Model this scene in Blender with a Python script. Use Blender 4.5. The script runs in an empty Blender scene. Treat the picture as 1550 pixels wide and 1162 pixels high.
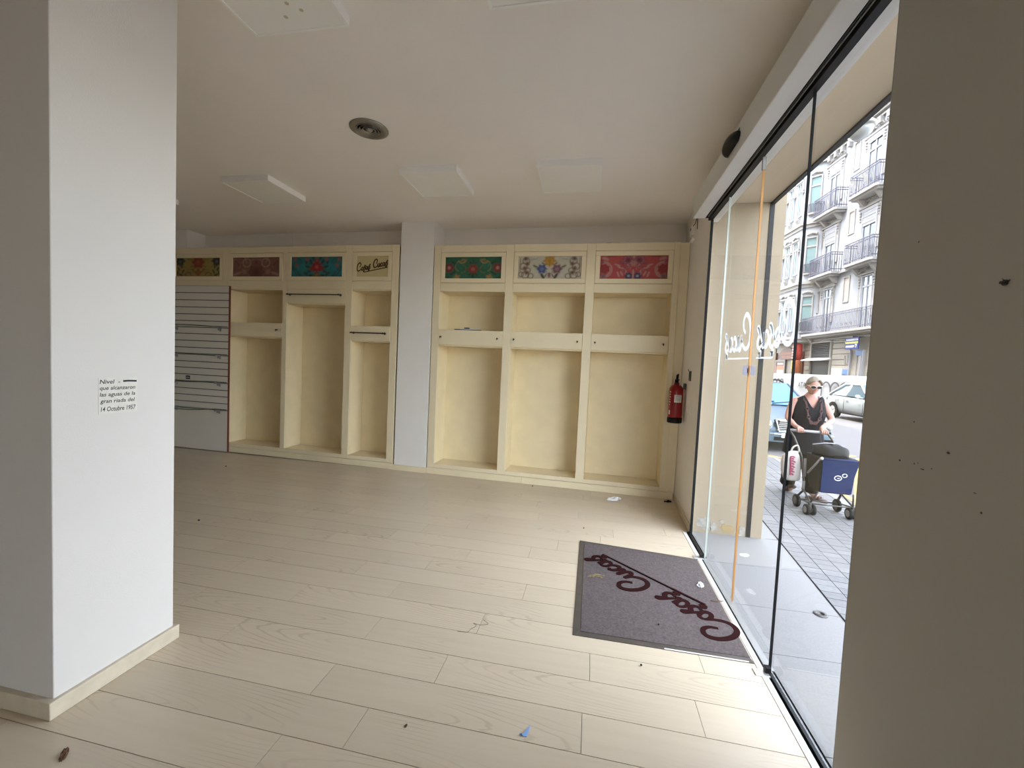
import bpy, bmesh, math, random
import numpy as np
from mathutils import Vector, Matrix

random.seed(7)
scene = bpy.context.scene
COL = scene.collection
PI = math.pi

# ------------------------------------------------------------------ camera
CAM_H = 1.62
cam_d = bpy.data.cameras.new('camera'); cam = bpy.data.objects.new('camera', cam_d); COL.objects.link(cam)
cam_d.sensor_fit = 'HORIZONTAL'; cam_d.sensor_width = 36.0
cam_d.lens = 36.0 * 631.79 / 1550.0
cam_d.clip_start = 0.02; cam_d.clip_end = 300
def _cam_rot(yaw, pitch, roll):
    cy, sy, cp, sp, cr, sr = math.cos(yaw), math.sin(yaw), math.cos(pitch), math.sin(pitch), math.cos(roll), math.sin(roll)
    right = Vector((cy, sy, 0)); fwd = Vector((-sy*cp, cy*cp, -sp)); down = fwd.cross(right)
    r2 = right*cr + down*sr; d2 = -right*sr + down*cr
    m = Matrix((r2, -d2, -fwd)).transposed()
    return m.to_4x4()
cam.matrix_world = Matrix.Translation((0, 0, CAM_H)) @ _cam_rot(0.188822597, 0.0484129129, -0.0465592482)
scene.camera = cam

# ------------------------------------------------------------------ world, sun, exposure
world = bpy.data.worlds.new('world'); scene.world = world; world.use_nodes = True
nt = world.node_tree; nt.nodes.clear()
wo = nt.nodes.new('ShaderNodeOutputWorld'); bg = nt.nodes.new('ShaderNodeBackground')
sky = nt.nodes.new('ShaderNodeTexSky'); sky.sky_type = 'NISHITA'; sky.sun_disc = False
sky.sun_elevation = math.radians(62); sky.sun_rotation = math.radians(270); sky.dust_density = 2.5
mixs = nt.nodes.new('ShaderNodeMix'); mixs.data_type = 'RGBA'; mixs.inputs['Factor'].default_value = 0.38
nt.links.new(sky.outputs[0], mixs.inputs['A']); mixs.inputs['B'].default_value = (7.1, 6.95, 6.85, 1)
nt.links.new(mixs.outputs['Result'], bg.inputs['Color']); bg.inputs['Strength'].default_value = 0.55
nt.links.new(bg.outputs[0], wo.inputs['Surface'])

sun_d = bpy.data.lights.new('sun', 'SUN'); sun_d.energy = 1.45; sun_d.angle = math.radians(1.0); sun_d.color = (1.0, 0.97, 0.93)
sun = bpy.data.objects.new('sun', sun_d); COL.objects.link(sun)
SUN_DIR = Vector((math.cos(math.radians(72)), 0.10, -math.sin(math.radians(72)))).normalized()
sun.rotation_euler = SUN_DIR.to_track_quat('-Z', 'Y').to_euler(); sun.location = (-5, 0, 30)

vs = scene.view_settings
scene.display_settings.display_device = 'sRGB'
vs.view_transform = 'Standard'; vs.look = 'None'; vs.gamma = 1.0; vs.use_curve_mapping = False
vs.exposure = 2.10
cy = scene.cycles
cy.max_bounces = 14; cy.diffuse_bounces = 8; cy.glossy_bounces = 5; cy.transparent_max_bounces = 16; cy.transmission_bounces = 6
cy.sample_clamp_indirect = 6.0
cy.caustics_reflective = False; cy.caustics_refractive = False

# ------------------------------------------------------------------ materials
def _new(name):
    m = bpy.data.materials.new(name); m.use_nodes = True
    n = m.node_tree; b = n.nodes['Principled BSDF']
    return m, n, b
def mat(name, col, rough=0.5, metal=0.0, spec=0.5, noise=0.0, nscale=8.0, bump=0.0, bscale=120.0, emis=None):
    m, n, b = _new(name)
    b.inputs['Roughness'].default_value = rough; b.inputs['Metallic'].default_value = metal
    b.inputs['Specular IOR Level'].default_value = spec
    c = (*col, 1)
    b.inputs['Base Color'].default_value = c
    if noise or bump:
        tc = n.nodes.new('ShaderNodeTexCoord')
    if noise:
        t = n.nodes.new('ShaderNodeTexNoise'); t.inputs['Scale'].default_value = nscale; t.inputs['Detail'].default_value = 5
        n.links.new(tc.outputs['Object'], t.inputs['Vector'])
        r = n.nodes.new('ShaderNodeValToRGB')
        r.color_ramp.elements[0].position = 0.3; r.color_ramp.elements[1].position = 0.7
        r.color_ramp.elements[0].color = (*[x*(1-noise) for x in col], 1)
        r.color_ramp.elements[1].color = (*[min(1, x*(1+noise*0.5)) for x in col], 1)
        n.links.new(t.outputs['Fac'], r.inputs['Fac']); n.links.new(r.outputs['Color'], b.inputs['Base Color'])
    if bump:
        t2 = n.nodes.new('ShaderNodeTexNoise'); t2.inputs['Scale'].default_value = bscale; t2.inputs['Detail'].default_value = 3
        n.links.new(tc.outputs['Object'], t2.inputs['Vector'])
        bp = n.nodes.new('ShaderNodeBump'); bp.inputs['Strength'].default_value = bump; bp.inputs['Distance'].default_value = 0.004
        n.links.new(t2.outputs['Fac'], bp.inputs['Height']); n.links.new(bp.outputs['Normal'], b.inputs['Normal'])
    return m
def glass_mat(name, tint, refl=0.10):
    m = bpy.data.materials.new(name); m.use_nodes = True; n = m.node_tree; n.nodes.clear()
    o = n.nodes.new('ShaderNodeOutputMaterial'); tr = n.nodes.new('ShaderNodeBsdfTransparent'); gl = n.nodes.new('ShaderNodeBsdfGlossy')
    fr = n.nodes.new('ShaderNodeFresnel'); fr.inputs['IOR'].default_value = 1.35
    mu = n.nodes.new('ShaderNodeMath'); mu.operation = 'MULTIPLY'; mu.inputs[1].default_value = refl
    mx = n.nodes.new('ShaderNodeMixShader'); gl.inputs['Roughness'].default_value = 0.0
    tr.inputs['Color'].default_value = (*tint, 1)
    n.links.new(fr.outputs[0], mu.inputs[0]); n.links.new(mu.outputs[0], mx.inputs[0])
    n.links.new(tr.outputs[0], mx.inputs[1]); n.links.new(gl.outputs[0], mx.inputs[2]); n.links.new(mx.outputs[0], o.inputs['Surface'])
    return m
def vcol_mat(name, rough=0.7):
    m, n, b = _new(name); a = n.nodes.new('ShaderNodeAttribute'); a.attribute_name = 'Col'
    n.links.new(a.outputs['Color'], b.inputs['Base Color']); b.inputs['Roughness'].default_value = rough
    return m
def plank_mat():
    m, n, b = _new('whitewashed oak laminate'); N = n.nodes.new; L = n.links.new
    tc = N('ShaderNodeTexCoord'); oi = N('ShaderNodeObjectInfo')
    off = N('ShaderNodeVectorMath'); off.operation = 'MULTIPLY_ADD'; off.inputs[1].default_value = (37.0, 19.0, 0); 
    cmb = N('ShaderNodeCombineXYZ'); 
    for k in range(3): L(oi.outputs['Random'], cmb.inputs[k])
    L(cmb.outputs[0], off.inputs[0]); L(tc.outputs['Object'], off.inputs[2])
    mp = N('ShaderNodeMapping'); mp.inputs['Scale'].default_value = (0.9, 7.5, 1.0)
    ctr = N('ShaderNodeVectorMath'); ctr.operation = 'MULTIPLY_ADD'; ctr.inputs[1].default_value = (-1.6, -0.25, 0); L(cmb.outputs[0], ctr.inputs[0]); L(tc.outputs['Object'], ctr.inputs[2])
    L(ctr.outputs[0], mp.inputs['Vector'])
    w = N('ShaderNodeTexWave'); w.wave_type = 'RINGS'; w.rings_direction = 'Z'; w.inputs['Scale'].default_value = 2.3
    w.inputs['Distortion'].default_value = 5.0; w.inputs['Detail'].default_value = 2.5; w.inputs['Detail Scale'].default_value = 1.1; w.inputs['Detail Roughness'].default_value = 0.5
    L(mp.outputs[0], w.inputs['Vector'])
    r1 = N('ShaderNodeValToRGB'); r1.color_ramp.elements[0].position = 0.0; r1.color_ramp.elements[1].position = 0.16
    r1.color_ramp.elements[0].color = (0.475, 0.395, 0.285, 1); r1.color_ramp.elements[1].color = (0.585, 0.495, 0.37, 1)
    L(w.outputs['Fac'], r1.inputs['Fac'])
    nz = N('ShaderNodeTexNoise'); nz.inputs['Scale'].default_value = 1.3; nz.inputs['Detail'].default_value = 6
    mp2 = N('ShaderNodeMapping'); mp2.inputs['Scale'].default_value = (1.5, 24, 1); L(off.outputs[0], mp2.inputs['Vector']); L(mp2.outputs[0], nz.inputs['Vector'])
    r2 = N('ShaderNodeValToRGB'); r2.color_ramp.elements[0].position = 0.3; r2.color_ramp.elements[1].position = 0.6
    r2.color_ramp.elements[0].color = (0.96, 0.95, 0.935, 1); r2.color_ramp.elements[1].color = (1, 1, 1, 1)
    L(nz.outputs['Fac'], r2.inputs['Fac'])
    # the figure comes and goes along a board
    n3 = N('ShaderNodeTexNoise'); n3.inputs['Scale'].default_value = 1.6; n3.inputs['Detail'].default_value = 1; L(off.outputs[0], n3.inputs['Vector'])
    r3 = N('ShaderNodeValToRGB'); r3.color_ramp.elements[0].position = 0.47; r3.color_ramp.elements[1].position = 0.62; L(n3.outputs['Fac'], r3.inputs['Fac'])
    mf = N('ShaderNodeMix'); mf.data_type = 'RGBA'; mf.inputs['A'].default_value = (0.585, 0.495, 0.37, 1); L(r3.outputs['Color'], mf.inputs['Factor']); L(r1.outputs['Color'], mf.inputs['B'])
    mx = N('ShaderNodeMix'); mx.data_type = 'RGBA'; mx.blend_type = 'MULTIPLY'; mx.inputs['Factor'].default_value = 1
    L(mf.outputs['Result'], mx.inputs['A']); L(r2.outputs['Color'], mx.inputs['B'])
    mr = N('ShaderNodeMapRange'); mr.inputs['To Min'].default_value = 0.955; mr.inputs['To Max'].default_value = 1.035; L(oi.outputs['Random'], mr.inputs['Value'])
    m2 = N('ShaderNodeVectorMath'); m2.operation = 'SCALE'; L(mx.outputs['Result'], m2.inputs[0]); L(mr.outputs[0], m2.inputs['Scale'])
    L(m2.outputs[0], b.inputs['Base Color'])
    b.inputs['Roughness'].default_value = 0.33; b.inputs['Specular IOR Level'].default_value = 0.5
    return m
M = {}
M['plank'] = plank_mat()
M['joint'] = mat('dark joint', (0.38, 0.32, 0.25), 0.8)
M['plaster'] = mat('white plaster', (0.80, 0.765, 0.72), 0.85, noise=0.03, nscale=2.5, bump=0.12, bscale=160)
M['ceil'] = mat('ceiling paint', (0.93, 0.885, 0.85), 0.9, noise=0.025, nscale=1.2)
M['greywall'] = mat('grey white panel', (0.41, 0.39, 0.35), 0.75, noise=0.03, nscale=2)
M['base'] = mat('oak baseboard', (0.60, 0.52, 0.40), 0.5, noise=0.12, nscale=14)
M['cream'] = mat('cream lacquer', (0.77, 0.665, 0.46), 0.42, noise=0.03, nscale=3)
M['cream_in'] = mat('cream grained board', (0.78, 0.665, 0.435), 0.5, noise=0.05, nscale=5)
M['slat'] = mat('white melamine slat', (0.70, 0.66, 0.60), 0.5)
M['groove'] = mat('aluminium groove dark', (0.06, 0.05, 0.045), 0.5)
M['rededge'] = mat('red brown board edge', (0.16, 0.035, 0.02), 0.6)
M['black'] = mat('black plastic', (0.006, 0.006, 0.0065), 0.5, spec=0.25)
M['rubber'] = mat('black rubber', (0.006, 0.006, 0.0065), 0.75, spec=0.2)
M['steel'] = mat('dark steel', (0.07, 0.065, 0.06), 0.4, 0.7)
M['alu'] = mat('aluminium', (0.62, 0.62, 0.60), 0.38, 0.75)
M['alu_w'] = mat('pale anodised aluminium', (0.72, 0.71, 0.68), 0.5, 0.2)
M['alu_grey'] = mat('grey aluminium', (0.30, 0.30, 0.29), 0.45, 0.5)
M['header'] = mat('header cover grey white', (0.66, 0.65, 0.625), 0.55, 0.0, noise=0.04, nscale=2)
M['bronze'] = mat('orange brown brush seal', (0.42, 0.20, 0.055), 0.45, 0.2)
M['glass'] = glass_mat('door glass', (0.975, 0.987, 0.98))
M['glass_edge'] = mat('green glass edge', (0.40, 0.43, 0.38), 0.2)
M['shelf_glass'] = glass_mat('shelf glass', (0.88, 0.93, 0.9))
def translucent(name, col, k):
    m, n, b = _new(name); b.inputs['Base Color'].default_value = (*col, 1); b.inputs['Roughness'].default_value = .8
    t = n.nodes.new('ShaderNodeBsdfTranslucent'); t.inputs['Color'].default_value = (*col, 1); x = n.nodes.new('ShaderNodeMixShader'); x.inputs[0].default_value = k
    n.links.new(b.outputs[0], x.inputs[1]); n.links.new(t.outputs[0], x.inputs[2]); n.links.new(x.outputs[0], n.nodes['Material Output'].inputs['Surface'])
    return m
M['letter_white'] = translucent('frosted white vinyl', (0.36, 0.365, 0.365), 0.8)
M['sticker'] = translucent('thin white sticker paper', (0.55, 0.54, 0.60), 0.6)
M['letter_maroon'] = mat('maroon carpet pile', (0.022, 0.006, 0.006), 0.98, spec=0.05)
M['letter_brown'] = mat('brown vinyl', (0.075, 0.036, 0.008), 0.6)
M['matpile'] = mat('grey brown carpet pile', (0.122, 0.10, 0.096), 0.98, spec=0.1, noise=0.30, nscale=75, bump=0.8, bscale=320)
M['matframe'] = mat('worn brown aluminium', (0.095, 0.08, 0.066), 0.5, 0.3, noise=0.2, nscale=12)
M['paper'] = mat('white paper', (0.82, 0.82, 0.83), 0.8)
M['red'] = mat('red enamel', (0.24, 0.004, 0.007), 0.3)
M['label'] = mat('white label', (0.72, 0.73, 0.72), 0.5)
M['plaque'] = mat('old white paint patch', (0.68, 0.655, 0.60), 0.7, noise=0.08, nscale=30)
M['ink'] = mat('black ink', (0.02, 0.02, 0.02), 0.7)
M['opal'] = mat('opal diffuser', (0.93, 0.915, 0.89), 0.5, noise=0.02, nscale=5)
M['lightframe'] = mat('white lamp frame', (0.94, 0.93, 0.91), 0.45)
M['vent'] = mat('silver vent', (0.34, 0.32, 0.29), 0.32, 0.75)
M['ventdark'] = mat('vent shadow inside', (0.01, 0.01, 0.01), 0.8)
M['ochre'] = mat('yellow ochre render', (0.26, 0.21, 0.145), 0.85, noise=0.07, nscale=2.2, bump=0.25, bscale=40)
M['soffit'] = mat('pale ochre soffit', (0.55, 0.455, 0.325), 0.85, noise=0.05, nscale=2)
M['pillar'] = mat('white pillar paint', (0.66, 0.63, 0.60), 0.85, noise=0.025, nscale=2.5, bump=0.12, bscale=160)
M['rear'] = mat('taupe wall paint', (0.42, 0.385, 0.34), 0.85)
M['granite'] = mat('pale granite', (0.18, 0.175, 0.17), 0.75, noise=0.14, nscale=90)
M['tile'] = mat('grey pavement tile', (0.128, 0.125, 0.126), 0.75, noise=0.16, nscale=22)
M['tile2'] = mat('worn pavement tile', (0.15, 0.147, 0.147), 0.75, noise=0.16, nscale=25)
M['tilejoint'] = mat('dirty joint', (0.075, 0.075, 0.08), 0.9)
M['asphalt'] = mat('asphalt', (0.125, 0.118, 0.12), 0.9, noise=0.2, nscale=60)
M['yellow'] = mat('yellow road paint', (0.40, 0.27, 0.07), 0.7, noise=0.2, nscale=30)
M['white'] = mat('white facade paint', (0.33, 0.35, 0.39), 0.85, noise=0.04, nscale=0.8)
M['moulding'] = mat('pale stucco ornament', (0.275, 0.268, 0.26), 0.85)
M['stone'] = mat('cream stone block', (0.30, 0.28, 0.25), 0.85, noise=0.08, nscale=3)
M['winglass'] = mat('blue grey window glass', (0.12, 0.15, 0.17), 0.1, spec=0.6)
M['windark'] = mat('dark window glass', (0.05, 0.05, 0.05), 0.12, spec=0.5)
M['wingreen'] = mat('green tinted bay glass', (0.16, 0.24, 0.25), 0.12, spec=0.6)
M['shutter'] = mat('grey roller shutter', (0.24, 0.24, 0.255), 0.6)
M['iron'] = mat('blue grey iron railing', (0.085, 0.08, 0.115), 0.6, 0.2)
M['shopshutter'] = mat('dark grey metal shutter', (0.045, 0.047, 0.052), 0.5, 0.3)
M['mesh'] = mat('grey security mesh', (0.15, 0.147, 0.144), 0.6, 0.2)
M['awning'] = mat('white awning', (0.46, 0.46, 0.45), 0.8)
M['signblue'] = mat('blue sign', (0.014, 0.02, 0.16), 0.6, spec=0.2)
M['signblue2'] = mat('mid blue panel', (0.03, 0.12, 0.36), 0.5)
M['signyellow'] = mat('yellow stripe', (0.40, 0.36, 0.04), 0.6)
M['signred'] = mat('red signage', (0.36, 0.032, 0.022), 0.6)
M['signbrown'] = mat('brown red signage', (0.12, 0.035, 0.025), 0.6)
M['orange'] = mat('orange poster', (0.36, 0.11, 0.04), 0.6)
M['banner'] = mat('white banner sheeting', (0.44, 0.45, 0.465), 0.7, noise=0.06, nscale=3)
M['bannerink'] = mat('dark grey print', (0.07, 0.065, 0.07), 0.7)
M['carblue'] = mat('silver blue car paint', (0.06, 0.095, 0.125), 0.4, 0.2)
M['carwhite'] = mat('white car paint', (0.36, 0.40, 0.42), 0.25)
M['carglass'] = mat('car window', (0.07, 0.12, 0.16), 0.05, spec=0.9)
M['carglassb'] = mat('windscreen with painted blue reflection', (0.05, 0.15, 0.30), 0.15, spec=0.25)  # blue of the sky reflection put into the base colour
M['chrome'] = mat('chrome', (0.65, 0.66, 0.68), 0.18, 0.95)
M['headlamp'] = mat('headlamp glass', (0.30, 0.33, 0.35), 0.15, spec=0.6)
M['skin'] = mat('skin', (0.37, 0.205, 0.165), 0.6, spec=0.25)
M['hair'] = mat('grey blonde hair', (0.17, 0.145, 0.115), 0.7, spec=0.2, noise=0.35, nscale=30)
M['navy'] = mat('dark navy cloth', (0.0065, 0.008, 0.013), 0.9, spec=0.1, noise=0.2, nscale=10)
M['blackcloth'] = mat('black cloth', (0.005, 0.005, 0.006), 0.95, spec=0.1, noise=0.2, nscale=8)
M['lens'] = mat('dark sunglass lens', (0.008, 0.005, 0.006), 0.5, spec=0.1)
M['glassesframe'] = mat('pale sunglass frame', (0.46, 0.40, 0.385), 0.5)
M['bead'] = mat('maroon beads', (0.055, 0.011, 0.014), 0.5)
M['lips'] = mat('lips', (0.42, 0.14, 0.12), 0.5)
M['basket'] = mat('blue basket fabric', (0.009, 0.019, 0.068), 0.85, spec=0.1)
M['nylon'] = mat('black nylon', (0.006, 0.0065, 0.008), 0.7, spec=0.2)
M['bagwhite'] = mat('white plastic bag', (0.42, 0.385, 0.36), 0.5)
M['magenta'] = mat('magenta print', (0.26, 0.012, 0.075), 0.6)
M['shoe'] = mat('brown leather sandal', (0.06, 0.03, 0.022), 0.6)
M['leaf'] = mat('dry brown leaf', (0.10, 0.045, 0.02), 0.8)
M['straw'] = mat('dry straw', (0.33, 0.26, 0.10), 0.8)
M['bluepaper'] = mat('blue paper', (0.22, 0.38, 0.68), 0.7)
M['fabric'] = vcol_mat('woven floral brocade', 0.75)
M['creampane'] = mat('cream backed pane', (0.56, 0.48, 0.25), 0.35)
M['scuff'] = mat('dark scuff', (0.06, 0.055, 0.05), 0.8)
M['peel'] = mat('bare white plaster patch', (0.29, 0.27, 0.235), 0.9, noise=0.35, nscale=25)
M['peelochre'] = mat('deeper ochre patch', (0.27, 0.195, 0.095), 0.9)

# ------------------------------------------------------------------ geometry helpers
class MB:
    def __init__(s, flat=False): s.v = []; s.f = []; s.lift = 0.0; s.flat = flat
    def add(s, vs_, fs):
        o = len(s.v); s.v += [tuple(p) for p in vs_]; s.f += [tuple(i+o for i in f) for f in fs]; return s
    def box(s, x0, x1, y0, y1, z0, z1):
        return s.add([(x0,y0,z0),(x1,y0,z0),(x1,y1,z0),(x0,y1,z0),(x0,y0,z1),(x1,y0,z1),(x1,y1,z1),(x0,y1,z1)],
              [(0,3,2,1),(4,5,6,7),(0,1,5,4),(1,2,6,5),(2,3,7,6),(3,0,4,7)])
    def prism(s, poly, z0, z1, axis='z'):
        n = len(poly)
        def P(a, b, c): return {'z': (a,b,c), 'y': (a,c,b), 'x': (c,a,b)}[axis]
        vs_ = [P(a,b,z0) for a,b in poly] + [P(a,b,z1) for a,b in poly]
        fs = [tuple(range(n))[::-1], tuple(range(n,2*n))] + [(i,(i+1)%n,n+(i+1)%n,n+i) for i in range(n)]
        return s.add(vs_, fs)
    def tube(s, path, r, n=8, cap=True):
        path = [Vector(p) for p in path]; rs = r if isinstance(r, (list, tuple)) else [r]*len(path)
        vs_ = []; fs = []; prev = None
        for i, p in enumerate(path):
            if i == 0: d = path[1]-path[0]
            elif i == len(path)-1: d = path[-1]-path[-2]
            else: d = (path[i+1]-path[i]).normalized() + (path[i]-path[i-1]).normalized()
            d.normalize()
            if prev is None:
                a = Vector((0,0,1)) if abs(d.z) < 0.9 else Vector((1,0,0)); u = d.cross(a).normalized()
            else:
                u = prev - d*prev.dot(d); u.normalize()
            prev = u; w = d.cross(u)
            for k in range(n):
                t = 2*PI*k/n; vs_.append(p + (u*math.cos(t)+w*math.sin(t))*rs[i])
        for i in range(len(path)-1):
            for k in range(n): fs.append((i*n+k, i*n+(k+1)%n, (i+1)*n+(k+1)%n, (i+1)*n+k))
        if cap: fs.append(tuple(range(n))[::-1]); fs.append(tuple(range((len(path)-1)*n, len(path)*n)))
        return s.add(vs_, fs)
    def lathe(s, prof, c=(0,0,0), n=24, axis='z', cap=True):
        vs_ = []; fs = []
        for r, h in prof:
            for k in range(n):
                t = 2*PI*k/n; a, b = r*math.cos(t), r*math.sin(t)
                p = {'z': (a,b,h), 'y': (a,h,b), 'x': (h,a,b)}[axis]
                vs_.append((p[0]+c[0], p[1]+c[1], p[2]+c[2]))
        m = len(prof)
        for i in range(m-1):
            for k in range(n): fs.append((i*n+k, i*n+(k+1)%n, (i+1)*n+(k+1)%n, (i+1)*n+k))
        if cap: fs.append(tuple(range(n))[::-1]); fs.append(tuple(range((m-1)*n, m*n)))
        return s.add(vs_, fs)
    def rings(s, rings, cap=True):
        n = len(rings[0]); vs_ = [p for r in rings for p in r]; fs = []
        for i in range(len(rings)-1):
            for k in range(n): fs.append((i*n+k, i*n+(k+1)%n, (i+1)*n+(k+1)%n, (i+1)*n+k))
        if cap: fs.append(tuple(range(n))[::-1]); fs.append(tuple(range((len(rings)-1)*n, len(rings)*n)))
        return s.add(vs_, fs)
    def sphere(s, c, rx, ry=None, rz=None, n=16, m=10):
        ry = rx if ry is None else ry; rz = rx if rz is None else rz
        rr = []
        for i in range(m+1):
            t = PI*i/m; q = max(math.sin(t), 1e-3)
            rr.append([(c[0]+rx*q*math.cos(2*PI*k/n), c[1]+ry*q*math.sin(2*PI*k/n), c[2]-rz*math.cos(t)) for k in range(n)])
        return s.rings(rr)
    def strip(s, pts, w, f, th=0.0015):
        """flat brush stroke along 2-D pts (width w or list); f maps (a, b, height) to 3-D"""
        n = len(pts); ws = w if isinstance(w, (list, tuple)) else [w]*n
        vs_ = []; fs = []
        for i in range(n):
            a = Vector(pts[max(i-1,0)]); b = Vector(pts[min(i+1,n-1)]); d = (b-a)
            d = d.normalized() if d.length > 1e-9 else Vector((1,0)); q = Vector((-d.y, d.x))*ws[i]*0.5; p = Vector(pts[i])
            h = th*(1+0.6*i/n)+s.lift
            for e, hh in ((p+q, 0), (p-q, 0), (p-q, h), (p+q, h)): vs_.append(f(e.x, e.y, hh))
        for i in range(n-1):
            o = i*4
            fs += [(o+2, o+3, o+7, o+6)] if s.flat else [(o, o+4, o+7, o+3), (o+1, o+2, o+6, o+5), (o+2, o+3, o+7, o+6)]
        if not s.flat: fs += [(0,3,2,1), (n*4-4, n*4-3, n*4-2, n*4-1)]
        s.lift += th*0.25
        return s.add(vs_, fs)
    def mesh(s, name, m=None, smooth=False):
        me = bpy.data.meshes.new(name); me.from_pydata(s.v, [], s.f)
        bm = bmesh.new(); bm.from_mesh(me); bmesh.ops.recalc_face_normals(bm, faces=bm.faces); bm.to_mesh(me); bm.free()
        if m: me.materials.append(m)
        if smooth:
            for p in me.polygons: p.use_smooth = True
        return me
    def build(s, name, m, parent=None, smooth=False, bevel=0, auto=None):
        o = bpy.data.objects.new(name, s.mesh(name, m, smooth)); COL.objects.link(o)
        if parent is not None: o.parent = parent
        if bevel:
            b = o.modifiers.new('bevel', 'BEVEL'); b.width = bevel; b.segments = 2; b.limit_method = 'ANGLE'
        return o
def B(*a): return MB().box(*a)
def tag(o, label=None, cat=None, group=None, kind=None):
    if label: o['label'] = label
    if cat: o['category'] = cat
    if group: o['group'] = group
    if kind: o['kind'] = kind
    return o
def thing(name, label, cat, loc=(0,0,0), rz=0.0, group=None):
    o = bpy.data.objects.new(name, None); COL.objects.link(o); o.location = loc; o.rotation_euler = (0,0,rz); o.empty_display_size = 0.1
    return tag(o, label, cat, group)
def struct(name, label, loc=(0,0,0), rz=0.0):
    o = bpy.data.objects.new(name, None); COL.objects.link(o); o.location = loc; o.rotation_euler = (0,0,rz)
    return tag(o, label, kind='structure')
def place(name, me, loc, parent=None, rot=(0,0,0), scale=(1,1,1)):
    o = bpy.data.objects.new(name, me); COL.objects.link(o); o.location = loc; o.rotation_euler = rot; o.scale = scale
    if parent is not None: o.parent = parent
    return o
def dup(root, loc=None, rz=None, label=None):
    def cp(o, par):
        c = o.copy(); COL.objects.link(c)
        if par is not None: c.parent = par
        for ch in [x for x in KIDS.get(o.name, [])]: cp(ch, c)
        return c
    KIDS = {}
    for o in bpy.data.objects:
        if o.parent: KIDS.setdefault(o.parent.name, []).append(o)
    r = cp(root, None)
    if loc: r.location = loc
    if rz is not None: r.rotation_euler.z = rz
    if label: r['label'] = label
    return r
def cr(pts, k=6, closed=False):
    """Catmull-Rom through 2-D / 3-D points"""
    P = [Vector(p) for p in pts]; out = []; n = len(P)
    for i in range(n if closed else n-1):
        p0 = P[(i-1) % n] if (closed or i > 0) else P[0]*2-P[1]
        p1, p2 = P[i], P[(i+1) % n]
        p3 = P[(i+2) % n] if (closed or i+2 < n) else p2*2-p1
        for j in range(k):
            t = j/k
            out.append(0.5*((2*p1)+(p2-p0)*t+(2*p0-5*p1+4*p2-p3)*t*t+(3*p1-p0-3*p2+p3)*t**3))
    if not closed: out.append(P[-1])
    else: out.append(out[0].copy())
    return out
def text_mb(txt, w, h, f, th=0.001, shear=0.0, bold=0.0):
    """text fitted in a w x h box, as a mesh builder; f maps (a, b, height)"""
    cu = bpy.data.curves.new('t', 'FONT'); cu.body = txt; cu.size = 1.0; cu.offset = bold; cu.fill_mode = 'FRONT'; cu.shear = shear; cu.resolution_u = 3
    ob = bpy.data.objects.new('t', cu); COL.objects.link(ob)
    dg = bpy.context.evaluated_depsgraph_get(); me = bpy.data.meshes.new_from_object(ob.evaluated_get(dg))
    P = np.array([v.co[:2] for v in me.vertices]); lo = P.min(0); hi = P.max(0); Q = (P-lo)/(hi-lo)*np.array([w, h])
    mb = MB().add([f(a, b, th) for a, b in Q], [tuple(p.vertices) for p in me.polygons])
    bpy.data.objects.remove(ob); bpy.data.curves.remove(cu); bpy.data.meshes.remove(me)
    return mb

# the shop's script lettering: strokes in units of cap height, baseline 0
def ell(cx, cy_, rx, ry, a0, a1, n=14):
    return [(cx+rx*math.cos(math.radians(a0+(a1-a0)*i/n)), cy_+ry*math.sin(math.radians(a0+(a1-a0)*i/n))) for i in range(n+1)]
def sc_C(x): return cr([(x+.40,.47),(x+.56,.60),(x+.62,.80),(x+.52,.97),(x+.36,.99),(x+.16,.83),(x+.03,.52),(x+.05,.20),(x+.22,.03),(x+.44,.05),(x+.64,.20),(x+.72,.30)])
def sc_o(x): return ell(x+.16,.21,.135,.20,110,470)
def sc_s(x): return cr([(x-.03,.14),(x+.10,.34),(x+.24,.54),(x+.31,.52),(x+.22,.44),(x+.17,.34),(x+.26,.20),(x+.25,.06),(x+.13,-.01),(x+.02,.06)])
def sc_a(x): return ell(x+.16,.21,.135,.20,60,400) + [(x+.30,.30)] + cr([(x+.31,.40),(x+.29,.15),(x+.33,.02),(x+.43,.10)])
def sc_u(x): return cr([(x-.02,.22),(x+.06,.42),(x+.05,.12),(x+.14,.00),(x+.27,.12),(x+.33,.42),(x+.32,.12),(x+.40,.02),(x+.48,.14)])
def sc_c(x): return cr([(x+.26,.33),(x+.20,.41),(x+.08,.32),(x+.03,.16),(x+.12,.01),(x+.26,.05),(x+.36,.18)])
def sc_tail(x): return cr([(x+.13,-.10),(x+.03,-.11),(x+.06,-.17),(x+.15,-.17),(x+.07,-.19),(x+.02,-.25)])
WORD1 = [sc_C(0), sc_o(.70), sc_s(1.02), sc_tail(1.02), sc_a(1.36), sc_s(1.80), sc_tail(1.80)]
WORD2 = [sc_C(2.58), sc_u(3.24), sc_c(3.70), sc_a(4.04), sc_s(4.48), sc_tail(4.48)]
ULINE1 = [(1.10,-.27),(2.10,-.25)]; ULINE2 = [(2.10,-.25),(4.70,-.23)]
def write(mb, strokes, f, w):
    for st in strokes:
        n = len(st); mb.strip(st, [w*(0.75+0.5*math.sin(PI*i/(n-1))) for i in range(n)], f)
    return mb

# ================================================================== SETTING
YB = 5.53; TILT = -0.0245            # front line of the wall cabinets: a hair off square to the glass
CEIL = 3.555; XG = 1.045             # glass line
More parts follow.
